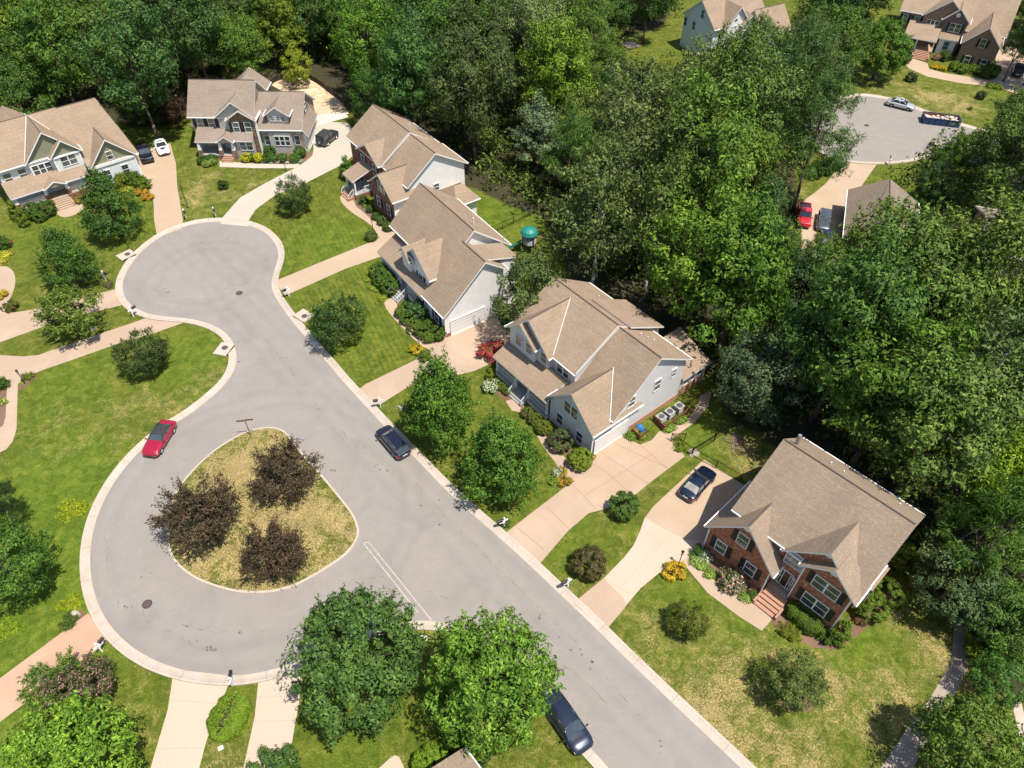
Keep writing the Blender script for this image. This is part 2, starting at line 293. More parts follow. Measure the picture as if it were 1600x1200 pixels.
def asphalt_material():
    m, n, l, b = mat('asphalt'); v = world_pos(n, l)
    a = noise(n, l, v, 30, 3, .7); q = noise(n, l, v, .12, 6, .62, 1.2); e = noise(n, l, v, .8, 5, .6, .5); z = noise(n, l, v, 2.2, 6, .8, .3)
    c = ramp(n, l, a, [(.25, (.178, .158, .14)), (.75, (.272, .246, .222))])
    c = mixc(n, l, 1., c, ramp(n, l, q, [(.3, (.9, .9, .905)), (.5, (.99, .99, .99)), (.7, (1.05, 1.045, 1.04))]), 'MULTIPLY')
    c = mixc(n, l, 1., c, ramp(n, l, e, [(.3, (.95, .95, .95)), (.7, (1.04, 1.04, 1.04))]), 'MULTIPLY')
    c = mixc(n, l, ramp(n, l, z, [(.69, (0, 0, 0)), (.74, (.55, .55, .55))]), c, (.09, .083, .08))
    vo = n.new('ShaderNodeTexVoronoi'); vo.feature = 'DISTANCE_TO_EDGE'; vo.inputs['Scale'].default_value = .11
    d2 = n.new('ShaderNodeMix'); d2.data_type = 'VECTOR'; nz = n.new('ShaderNodeTexNoise'); nz.inputs['Scale'].default_value = .5; nz.inputs['Detail'].default_value = 6
    l.new(v, nz.inputs['Vector']); d2.inputs[0].default_value = .93; l.new(nz.outputs['Color'], d2.inputs[4]); l.new(v, d2.inputs[5]); l.new(d2.outputs[1], vo.inputs['Vector'])
    c = mixc(n, l, ramp(n, l, mth(n, l, 'ADD', vo.outputs['Distance'], mth(n, l, 'MULTIPLY', e, .004)), [(.0012, (.22, .22, .22)), (.004, (0, 0, 0))]), c, (.12, .11, .105))
    def dist(cx, cy):
        q_ = n.new('ShaderNodeVectorMath'); q_.operation = 'DISTANCE'; l.new(v, q_.inputs[0]); q_.inputs[1].default_value = (cx, cy, 0); return q_.outputs['Value']
    def lanes(dd, r0, r1):   # two darker wheel lanes, broken up by noise
        k = mth(n, l, 'ADD', dd, mth(n, l, 'MULTIPLY', mth(n, l, 'SUBTRACT', q, .5), 3.0)); w1 = mth(n, l, 'ABSOLUTE', mth(n, l, 'SUBTRACT', k, r0)); w2 = mth(n, l, 'ABSOLUTE', mth(n, l, 'SUBTRACT', k, r1)); mn = mth(n, l, 'MINIMUM', w1, w2)
        return ramp(n, l, mn, [(0, (.35, .35, .35)), (.75, (0, 0, 0))])
    ic = np.mean(np.array(G(ISLAND)), 0); cc = at(318, 432); a_, b_ = at(620, 720), at(1010, 1110); dr_ = (b_-a_)[:2]/np.linalg.norm((b_-a_)[:2]); sp_ = n.new('ShaderNodeVectorMath'); sp_.operation = 'DOT_PRODUCT'; l.new(v, sp_.inputs[0]); sp_.inputs[1].default_value = (-dr_[1], dr_[0], 0)
    off = float(-dr_[1]*a_[0]+dr_[0]*a_[1]); dl = mth(n, l, 'ABSOLUTE', mth(n, l, 'SUBTRACT', sp_.outputs['Value'], off))
    for f_ in (lanes(dist(cc[0], cc[1]), 5.6, 7.4), lanes(dist(ic[0], ic[1]), 13.4, 15.2), lanes(dl, 1.0, 2.6)): c = mixc(n, l, mth(n, l, 'MULTIPLY', f_, .34), c, (.1, .09, .085))
    l.new(c, b.inputs['Base Color']); val(b, rough=.9, spec=.3); bump(n, l, b, a, .25, .01); return m
ASPHALT = asphalt_material()
road_loop = smooth(G(RIGHT_E[:-1]), False, 2)+[]
isl_loop = smooth(G(ISLAND), True, 2)
cul_loop = smooth(G(CUL2), True, 2)
V, F = tess(road_loop, [isl_loop[::-1]], .012); _b = MB(); _b.v = V; _b.f = [tuple(f) for f in F]; _b.m = [0]*len(F); tag(_b.build('road', ASPHALT), kind='structure')
sheet('road_second_court', cul_loop, .012, ASPHALT, world=True)
def curb(name, path, closed, sgn, prof, m):
    """profile (offset outward, height) swept along path"""
    n = len(path); P = [np.array(p[:2], float) for p in path]; rows = []
    for i in range(n):
        a = P[(i-1) % n] if (closed or i) else P[i]; c = P[(i+1) % n] if (closed or i < n-1) else P[i]
        t = (c-a)/max(1e-9, np.linalg.norm(c-a)); nr = np.array([-t[1], t[0]])*sgn
        rows.append([(P[i][0]+nr[0]*o, P[i][1]+nr[1]*o, z) for o, z in prof])
    b = MB(); k = len(prof)
    for r_ in rows: b.v += r_
    for i in range(n if closed else n-1):
        j = (i+1) % n
        for q in range(k-1):
            f = (i*k+q, i*k+q+1, j*k+q+1, j*k+q); b.f.append(f if sgn < 0 else f[::-1]); b.m.append(0)
    o = b.build(name, m, uv=False); return tag(o, kind='structure')
PROF = [(-.04, .0), (-.03, .02), (.3, .022), (.52, .075), (.62, .12), (.8, .135), (.81, -.02)]
def area2(p): return sum(p[i][0]*p[(i+1) % len(p)][1]-p[(i+1) % len(p)][0]*p[i][1] for i in range(len(p)))
curb('curb', road_loop, False, -1 if area2(road_loop) > 0 else 1, PROF, CURB)
IPROF = [(-.02, 0), (0., .1), (.03, .13), (.2, .135), (.22, .0)]
curb('island_curb', isl_loop, True, 1 if area2(isl_loop) > 0 else -1, IPROF, CURB)
curb('second_court_curb', cul_loop, True, -1 if area2(cul_loop) > 0 else 1, PROF, CURB)
# ------------------------------------------------------------------ ground: one sheet, graded lawn tones
def axis_pts():
    xs = np.concatenate([[-1500, -600, -260, -170], np.arange(-140, 160, 1.0), [180, 260, 600, 1500]])
    ys = np.concatenate([[-400, -60, -15], np.arange(-4, 250, 1.0), [300, 400, 700, 2500]]); return xs, ys
XS, YS = axis_pts(); GX, GY = np.meshgrid(XS, YS)
def pix_arrays():
    q = np.stack([GX, GY, np.full_like(GX, -CH)], -1); dz = q@_f; dz = np.where(dz < 1, 1, dz); return 800+FPX*(q@_r)/dz, 600+FPX*(q@_d)/dz
PX, PY = pix_arrays()
def inside(poly, X, Y):
    r_ = np.zeros(X.shape, bool); n = len(poly)
    for i in range(n):
        x0, y0 = poly[i]; x1, y1 = poly[(i+1) % n]
        c = ((y0 > Y) != (y1 > Y)) & (X < (x1-x0)*(Y-y0)/(y1-y0+1e-12)+x0); r_ ^= c
    return r_
dry = np.full(GX.shape, .3); lush = np.full(GX.shape, .15); wood = np.zeros(GX.shape)
def spot(px, py, rr, d=None, lu=None, w_=None):
    c = at(px, py); g = np.exp(-((GX-c[0])**2+(GY-c[1])**2)/rr**2)
    global dry, lush, wood
    if d is not None: dry += g*d
    if lu is not None: lush += g*lu
    if w_ is not None: wood += g*w_
isl = inside([tuple(p) for p in isl_loop], GX, GY); dry[isl] = .72
for a in ((430, 790, 3, -.25), (530, 820, 3, -.2), (350, 700, 2.5, -.2), (300, 890, 3, -.1), (470, 880, 3, .15)): spot(a[0], a[1], a[2], d=a[3])
for a in ((100, 600, 6, -.2, .6), (300, 560, 5, -.1, .8), (60, 700, 6, .2, 0), (200, 660, 6, .25, 0), (60, 850, 7, -.25, .9), (100, 760, 7, -.2, .9), (60, 990, 6, -.2, .9), (110, 960, 4, -.1, .9), (340, 590, 3, .3, 0), (250, 620, 5, .25, 0), (150, 420, 3, .25, 0), (60, 460, 4, .2, .0), (90, 520, 5, .2, 0), (200, 340, 8, -.2, .35), (50, 365, 6, -.2, .35), (20, 1170, 6, -.1, .7), (220, 1120, 6, .05, .1),
          (530, 370, 7, -.25, .45), (480, 400, 6, -.2, .3), (560, 520, 8, -.2, .4), (480, 480, 3, .15, 0), (660, 680, 6, -.1, .3), (800, 790, 6, .05, .3), (870, 740, 3, .15, 0), (880, 850, 5, .0, .3), (1000, 770, 4, .2, 0), (920, 920, 3, .25, 0),
          (980, 980, 6, 0.17, 0), (1080, 920, 5, -0.10, .5), (1120, 1030, 7, 0.14, 0), (1250, 980, 7, -0.10, .35), (1350, 990, 6, -0.10, .4), (1420, 1010, 4, 0.17, 0), (1400, 1080, 6, 0.25, 0), (1250, 1150, 9, 0.22, 0), (1100, 1080, 6, 0.19, 0), (1150, 1180, 6, 0.19, 0), (1340, 1160, 7, 0.17, 0), (1330, 1060, 5, 0.06, 0), (1540, 1110, 5, 0.30, 0), (1460, 990, 3, 0.28, 0),
          (600, 1120, 7, .0, .25), (520, 1170, 6, -.05, .3), (650, 1150, 5, .1, 0), (860, 1180, 4, .3, 0), (300, 280, 5, .3, 0), (330, 300, 5, .3, 0), (400, 300, 6, .2, .0), (300, 215, 4, .25, 0), (240, 205, 8, -.15, .3), (310, 330, 4, .2, .1),
          (1450, 150, 8, .35, 0), (1390, 130, 6, .25, 0), (1500, 165, 6, .35, 0), (1380, 40, 8, .1, .3), (1050, 75, 8, -.1, .3), (760, 320, 6, -.1, .5), (790, 350, 5, .05, .4), (1140, 690, 4, .3, 0), (1100, 690, 3, -.2, .6), (1180, 720, 3, .5, 0), (340, 1180, 2.5, .5, 0), (1270, 300, 4, .25, 0), (1350, 280, 4, .1, .2)):
    spot(a[0], a[1], a[2], d=a[3], lu=a[4] if a[4] else None)
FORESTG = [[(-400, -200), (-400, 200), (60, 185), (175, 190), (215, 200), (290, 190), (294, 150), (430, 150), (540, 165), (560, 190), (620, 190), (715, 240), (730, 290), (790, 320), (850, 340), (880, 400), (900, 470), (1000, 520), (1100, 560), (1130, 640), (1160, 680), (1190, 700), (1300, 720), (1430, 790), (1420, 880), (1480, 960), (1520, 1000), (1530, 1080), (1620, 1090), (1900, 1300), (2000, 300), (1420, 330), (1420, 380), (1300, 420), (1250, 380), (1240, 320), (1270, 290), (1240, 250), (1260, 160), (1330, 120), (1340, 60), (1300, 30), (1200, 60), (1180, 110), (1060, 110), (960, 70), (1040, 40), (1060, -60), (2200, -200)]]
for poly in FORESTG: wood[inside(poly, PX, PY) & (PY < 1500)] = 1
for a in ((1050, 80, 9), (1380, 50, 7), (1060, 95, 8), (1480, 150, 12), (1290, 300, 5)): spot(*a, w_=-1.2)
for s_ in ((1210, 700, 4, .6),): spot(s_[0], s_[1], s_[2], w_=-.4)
stripe = np.zeros(GX.shape)
for poly, k_ in (([(440, 470), (600, 400), (640, 520), (650, 560), (570, 600)], .9), ([(390, 345), (470, 290), (540, 260), (590, 370), (440, 435)], .55), ([(60, 350), (250, 300), (250, 370), (190, 400), (100, 380)], .8), ([(230, 240), (300, 200), (300, 335), (285, 300)], .6), ([(600, 640), (760, 590), (890, 760), (800, 830)], .5)): stripe[inside(poly, PX, PY)] = k_
nx, ny = len(XS), len(YS)
def blur(a, n_=3):
    for _ in range(n_):
        a = (a+np.roll(a, 1, 0)+np.roll(a, -1, 0)+np.roll(a, 1, 1)+np.roll(a, -1, 1))/5
    return a
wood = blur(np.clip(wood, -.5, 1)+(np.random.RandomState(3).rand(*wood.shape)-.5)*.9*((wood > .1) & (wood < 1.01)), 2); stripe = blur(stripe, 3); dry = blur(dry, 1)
gm = bpy.data.meshes.new('ground'); vv = np.stack([GX.ravel(), GY.ravel(), np.zeros(GX.size)], 1)
idx = np.arange(nx*ny).reshape(ny, nx); ff = np.stack([idx[:-1, :-1], idx[:-1, 1:], idx[1:, 1:], idx[1:, :-1]], -1).reshape(-1, 4)
def np_mesh(me, v, f, cols=None):
    me.vertices.add(len(v)); me.vertices.foreach_set('co', v.astype(np.float32).ravel()); k = f.shape[1]
    me.loops.add(f.size); me.loops.foreach_set('vertex_index', f.astype(np.int32).ravel()); me.polygons.add(len(f))
    me.polygons.foreach_set('loop_start', np.arange(0, f.size, k, dtype=np.int32)); me.polygons.foreach_set('loop_total', np.full(len(f), k, np.int32))
    me.update(calc_edges=True)
np_mesh(gm, vv, ff)
ca = gm.color_attributes.new('tone', 'FLOAT_COLOR', 'POINT')
ca.data.foreach_set('color', np.clip(np.stack([dry.ravel(), lush.ravel(), wood.ravel(), stripe.ravel()], 1), 0, 1).astype(np.float32).ravel())
gm.materials.append(LAWN); tag(put('ground', gm), kind='structure')
_ic = smooth(G(ISLAND), True, 2)
# raised grass of the island uses the same lawn sheet, mounded inside the kerb
def island_lawn():
    c = np.mean(_ic, 0); b = MB(); n = len(_ic); rings = [(.993, .09), (.93, .15), (.7, .26), (.35, .36)]
    for s_, z in rings: b.v += [(c[0]+(p[0]-c[0])*s_, c[1]+(p[1]-c[1])*s_, z) for p in _ic]
    for k in range(len(rings)-1):
        for i in range(n): b.f.append((k*n+i, k*n+(i+1) % n, (k+1)*n+(i+1) % n, (k+1)*n+i)); b.m.append(0)
    b.f.append(tuple(3*n+i for i in range(n))); b.m.append(0)
    if area2(_ic) < 0: b.f = [f[::-1] for f in b.f]
    o = b.build('island_lawn', LAWN, uv=False, smooth=True); me = o.data
    ca = me.color_attributes.new('tone', 'FLOAT_COLOR', 'POINT')
    random.seed(5); dat = []
    for v in me.vertices:
        edge = v.co.z < .2; dat += [.9 if edge else 1.15, .0, 0, 0]
    ca.data.foreach_set('color', dat); tag(o, kind='structure')
island_lawn()
# driveways, walks, beds (each a thin sheet above the one below)
sheet('driveway_sage_house', [(213, 238), (266, 224), (275, 255), (277, 292), (286, 345), (283, 358), (246, 371), (241, 345), (240, 317), (232, 292), (222, 270)], .02, DR_TAN)
sheet('driveway_stone_house', [(345, 350), (345, 343), (375, 309), (415, 286), (450, 268), (463, 262), (478, 252), (488, 243), (490, 232), (489, 205), (494, 194), (512, 190), (542, 192), (560, 210), (556, 240), (535, 257), (480, 285), (430, 305), (400, 327), (388, 345), (388, 354)], .02, DR_GREY)
sheet('parking_pad_grey', [(492, 180), (537, 175), (545, 183), (512, 192), (492, 197)], .026, speckle('pad_concrete', (.47, .44, .39), (.55, .51, .46), 8))
sheet('walk_stone_house', [(343, 252), (400, 256), (450, 257), (470, 251), (466, 263), (400, 263), (343, 261)], .026, DR_GREY)
sheet('bare_clay_yard', [(422, 132), (440, 124), (482, 121), (502, 130), (532, 156), (545, 178), (492, 184), (472, 170), (455, 150)], .012, CLAY)
sheet('driveway_brick_front_house', [(428, 440), (498, 411), (560, 386), (590, 374), (602, 362), (660, 330), (680, 360), (598, 400), (540, 420), (446, 462)], .02, DR_TAN)
sheet('walk_brick_front_house', [(533, 303), (531, 314), (547, 331), (577, 349), (588, 362), (592, 373), (618, 364), (600, 357), (577, 339), (559, 322), (549, 303), (541, 300)], .026, DR_TAN, 1)
sheet('driveway_white_house', [(556, 612), (572, 600), (650, 562), (668, 548), (684, 532), (700, 500), (800, 480), (800, 540), (775, 565), (740, 580), (700, 590), (640, 603), (582, 640)], .02, DR_PINK)
sheet('walk_white_house', [(600, 468), (601, 478), (610, 492), (637, 521), (668, 549), (684, 540), (653, 524), (627, 495), (621, 478), (617, 466)], .026, DR_TAN, 1)
sheet('driveway_grey_house', [(783, 838), (882, 762), (895, 752), (908, 735), (914, 722), (920, 709), (975, 670), (990, 690), (1000, 695), (1018, 688), (1030, 674), (1048, 684), (1070, 713), (1012, 757), (990, 775), (950, 794), (920, 802), (887, 830), (836, 890)], .02, DR_PINK)
sheet('side_path_grey_house', [(1030, 675), (1074, 655), (1088, 637), (1094, 618), (1112, 612), (1106, 636), (1084, 661), (1049, 686)], .025, DR_PINK)
sheet('walk_grey_house', [(839, 681), (848, 697), (867, 722), (880, 742), (895, 753), (911, 735), (900, 722), (880, 713), (862, 697), (853, 681)], .026, DR_PINK)
sheet('walk_stub_grey_house', [(790, 627), (800, 624), (814, 634), (812, 644), (800, 642)], .03, DR_PINK)
sheet('driveway_brick_house', [(895, 943), (945, 902), (975, 871), (990, 852), (1000, 830), (1007, 810), (1020, 792), (1100, 718), (1165, 760), (1210, 790), (1130, 850), (1094, 862), (1078, 878), (1060, 880), (1030, 895), (1000, 920), (975, 950), (946, 986)], .02, DR_PALE)
sheet('driveway_brick_house_rear', [(1008, 809), (1020, 792), (1100, 718), (1165, 760), (1208, 788), (1130, 850), (1070, 843), (1040, 828)], .026, DR_TAN)
sheet('driveway_brick_house_apron', [(895, 943), (943, 904), (972, 932), (980, 945), (946, 986)], .026, DR_PINK)
sheet('walk_brick_house', [(1066, 876), (1076, 891), (1106, 927), (1154, 963), (1190, 986), (1210, 964), (1172, 938), (1145, 927), (1121, 912), (1098, 889), (1078, 868)], .03, DR_PINK)
sheet('woodland_path', [(1375, 1202), (1412, 1146), (1450, 1096), (1487, 1034), (1490, 977), (1480, 950), (1505, 950), (1513, 980), (1516, 1012), (1513, 1040), (1497, 1075), (1475, 1120), (1425, 1202), (1400, 1230), (1350, 1230)], .02, PATHGREY)
sheet('drain_channel', [(1579, 1092), (1594, 1092), (1612, 1165), (1596, 1165)], .03, CURB)
sheet('driveway_left_upper', [(181, 452), (120, 467), (62, 482), (25, 488), (0, 482), (-80, 500), (-80, 580), (0, 535), (75, 508), (130, 492), (190, 477)], .02, DR_PINK)
sheet('walk_sage_house', [(84, 324), (88, 334), (97, 340), (113, 338), (127, 330), (133, 322), (120, 310)], .022, DR_PINK, 1)
sheet('walk_left_upper', [(-60, 415), (8, 415), (20, 422), (25, 435), (22, 455), (8, 482), (-60, 500)], .026, DR_PINK, 1)
sheet('driveway_left_middle', [(228, 497), (200, 507), (140, 527), (87, 545), (60, 555), (35, 557), (0, 555), (-80, 560), (-80, 735), (0, 707), (10, 702), (20, 690), (26, 670), (28, 600), (40, 590), (65, 579), (120, 560), (185, 537), (240, 521), (294, 502)], .02, DR_PINK)
sheet('driveway_orange', [(138, 958), (168, 1003), (0, 1128), (-120, 1215), (-120, 1150), (0, 1060)], .02, DR_ORANGE)
sheet('driveway_bottom_left', [(272, 1046), (362, 1056), (353, 1080), (338, 1115), (322, 1160), (305, 1225), (228, 1225), (250, 1150), (262, 1110)], .02, DR_PALE)
sheet('driveway_bottom_right', [(405, 1053), (474, 1036), (467, 1100), (458, 1150), (446, 1225), (375, 1225), (398, 1120)], .02, DR_PALE)
sheet('walk_bottom', [(608, 1186), (617, 1180), (624, 1183), (645, 1230), (560, 1230)], .02, DR_PALE)
sheet('driveway_far_court', [(1320, 252), (1373, 253), (1362, 268), (1350, 285), (1340, 300), (1335, 340), (1310, 420), (1255, 420), (1252, 385), (1252, 316), (1272, 302), (1290, 287)], .02, DR_TAN)
sheet('walk_far_house', [(1413, 97), (1425, 91), (1449, 99), (1452, 108), (1475, 114), (1520, 121), (1545, 125), (1556, 120), (1556, 60), (1600, 60), (1640, 150), (1600, 150), (1556, 136), (1500, 130), (1450, 120), (1420, 107)], .02, DR_TAN)
sheet('mulch_bed_stone_house', [(372, 250), (380, 240), (400, 236), (440, 232), (478, 233), (488, 238), (486, 248), (475, 254), (440, 256), (380, 255)], .012, MULCH)
sheet('mulch_bed_left', [(28, 606), (62, 580), (56, 590), (40, 605), (29, 612)], .024, MULCH); sheet('mulch_bed_left_edge', [(-60, 600), (11, 603), (9, 650), (5, 665), (-60, 700)], .026, MULCH)
sheet('mulch_bed_brick_house', [(1073, 866), (1095, 852), (1185, 915), (1178, 935), (1140, 922), (1115, 905), (1092, 882)], .012, MULCH); sheet('mulch_bed_hedge', [(1215, 935), (1300, 975), (1340, 960), (1400, 920), (1402, 945), (1310, 1015), (1270, 1012), (1205, 975)], .012, MULCH)
sheet('mulch_bed_grey_house', [(765, 590), (800, 617), (870, 672), (912, 722), (898, 726), (865, 690), (840, 672), (790, 626), (765, 608)], .012, MULCH); sheet('mulch_bed_brick_front', [(552, 312), (575, 325), (590, 345), (610, 358), (620, 365), (600, 357), (575, 338), (556, 322)], .03, MULCH)
sheet('mulch_bed_white_house', [(586, 415), (620, 460), (640, 500), (690, 532), (675, 545), (640, 515), (620, 470), (583, 430)], .012, MULCH); sheet('mulch_bed_orange_drive', [(112, 962), (122, 945), (132, 958), (134, 966), (106, 985)], .012, MULCH); sheet('mulch_patch_tree', [(580, 1095), (595, 1075), (608, 1085), (605, 1105), (588, 1108)], .012, MULCH)
sheet('mulch_ring_olive_tree', [(1215, 1095), (1235, 1090), (1275, 1095), (1270, 1108), (1245, 1115), (1222, 1108)], .012, MULCH)
def joints(name, segs, z=.031, w_=.05, m=None):
    b = MB()
    for (p, q) in segs:
        a, c = at(*p)[:2], at(*q)[:2]; t = (c-a)/np.linalg.norm(c-a); nr = np.array([-t[1], t[0]])*w_/2
        b.poly([(*(a-nr), z), (*(c-nr), z), (*(c+nr), z), (*(a+nr), z)])
    for i, f in enumerate(b.f):
        p0, p1, p2 = [Vector(b.v[k]) for k in f[:3]]
        if (p1-p0).cross(p2-p0).z < 0: b.f[i] = f[::-1]
    return tag(b.build(name, m or JOINT), kind='structure')
joints('driveway_joints', [((809, 825), (850, 859)), ((853, 792), (889, 826)), ((894, 757), (931, 795)), ((936, 705), (1013, 756)), ((958, 692), (1045, 732)), ((914, 774), (1020, 709)), ((890, 750), (908, 735)), ((925, 724), (950, 739)), ((1000, 695), (1042, 732)), ((950, 740), (988, 774))])
joints('driveway_joints_brick_house', [((944, 903), (985, 929)), ((966, 922), (1010, 873)), ((1008, 830), (1032, 853)), ((1010, 872), (1048, 837)), ((1022, 800), (1077, 842)), ((912, 926), (950, 966))], .034, .035, plain('joint_faint', (.36, .27, .2), .9))
joints('driveway_joints_pale', [((268, 1094), (344, 1100)), ((245, 1170), (318, 1169)), ((402, 1090), (467, 1087)), ((398, 1128), (463, 1126)), ((385, 1178), (456, 1176))], .027, .04, plain('joint_grey', (.34, .27, .2), .9))
joints('driveway_joints_white_house', [((470, 423), (487, 443)), ((520, 400), (536, 420)), ((603, 586), (618, 612))], .027, .035, MT['joint_faint'])
joints('road_marking', [((568, 849), (653, 957)), ((576, 847), (674, 969)), ((568, 849), (576, 847))], .017, .085, PAINT_LINE)
def kerb_joints(path, sgn, step=3.0):
    b = MB(); acc = 0
    for i in range(1, len(path)):
        p, q = np.array(path[i-1][:2]), np.array(path[i][:2]); L = np.linalg.norm(q-p); acc += L
        if acc > step:
            acc = 0; t = (q-p)/L; nr = np.array([-t[1], t[0]])*sgn; w_ = t*.013
            for (o0, z0), (o1, z1) in (((-.02, .027), (.3, .028)), ((.3, .028), (.52, .081)), ((.52, .081), (.62, .126)), ((.62, .126), (.8, .141))):
                b.poly([(*(q+nr*o0-w_), z0), (*(q+nr*o0+w_), z0), (*(q+nr*o1+w_), z1), (*(q+nr*o1-w_), z1)])
    return tag(b.build('curb_joints', plain('curb_joint', (.17, .14, .11), .9) if 'curb_joint' not in MT else MT['curb_joint']), kind='structure')
kerb_joints(road_loop, -1 if area2(road_loop) > 0 else 1); kerb_joints(cul_loop, -1 if area2(cul_loop) > 0 else 1)
def cracks():
    r = random.Random(9); b = MB()
    L = [[(236, 452), (262, 461), (300, 469), (345, 480), (400, 504)], [(285, 976), (330, 986), (372, 989), (420, 985)], [(300, 1010), (335, 1016), (352, 1014)], [(415, 530), (470, 600), (540, 690)], [(640, 745), (700, 810), (790, 900), (905, 1010), (1000, 1120)], [(195, 900), (230, 970), (310, 1010)], [(420, 400), (390, 440), (330, 460)], [(560, 905), (620, 900), (700, 935)], [(470, 640), (520, 660), (560, 700)], [(880, 1040), (925, 1075), (960, 1110)], [(165, 830), (168, 900), (190, 960)]]
    for pl_ in L:
        P = [at(*p)[:2] for p in pl_]
        for a, c in zip(P[:-1], P[1:]):
            n_ = max(2, int(np.linalg.norm(c-a)/.35)); pr = a; t = (c-a)/np.linalg.norm(c-a); nr = np.array([-t[1], t[0]])
            for k in range(1, n_+1):
                q = a+(c-a)*k/n_+nr*r.uniform(-.13, .13)
                if r.random() < .42:
                    w_ = r.uniform(.006, .022); dd = (q-pr)/max(1e-6, np.linalg.norm(q-pr)); m_ = np.array([-dd[1], dd[0]])*w_; b.poly([(*(pr-m_), .0165), (*(q-m_), .0165), (*(q+m_), .0165), (*(pr+m_), .0165)])
                pr = q
    for px in [(255, 453), (262, 457), (372, 989), (216, 904), (290, 978), (325, 1010), (335, 1014), (300, 1008), (925, 1047), (905, 1020), (687, 818), (694, 785), (660, 788), (500, 640), (517, 734), (572, 697), (372, 532), (373, 564), (318, 380), (360, 372), (840, 965), (880, 1005), (600, 735), (585, 726), (1030, 1165), (418, 545), (205, 945), (445, 560), (1412, 226), (1395, 222), (1340, 180)]:
        c = at(*px)[:2]
        for _ in range(r.randint(1, 3)):
            o = c+np.array([r.gauss(0, .25), r.gauss(0, .25)]); R_ = r.uniform(.03, .12); k = 7; ph = r.uniform(0, 6)
            b.poly([(o[0]+R_*(1+.4*math.sin(3*(2*math.pi*i/k)+ph))*math.cos(2*math.pi*i/k)*r.uniform(.8, 1.3), o[1]+R_*math.sin(2*math.pi*i/k), .0165) for i in range(k)])
    for i, f in enumerate(b.f):
        p0, p1, p2 = [Vector(b.v[k]) for k in f[:3]]
        if (p1-p0).cross(p2-p0).z < 0: b.f[i] = f[::-1]
    tag(b.build('road_cracks', plain('tar_dark', (.09, .082, .076), .85)), kind='structure')
cracks()
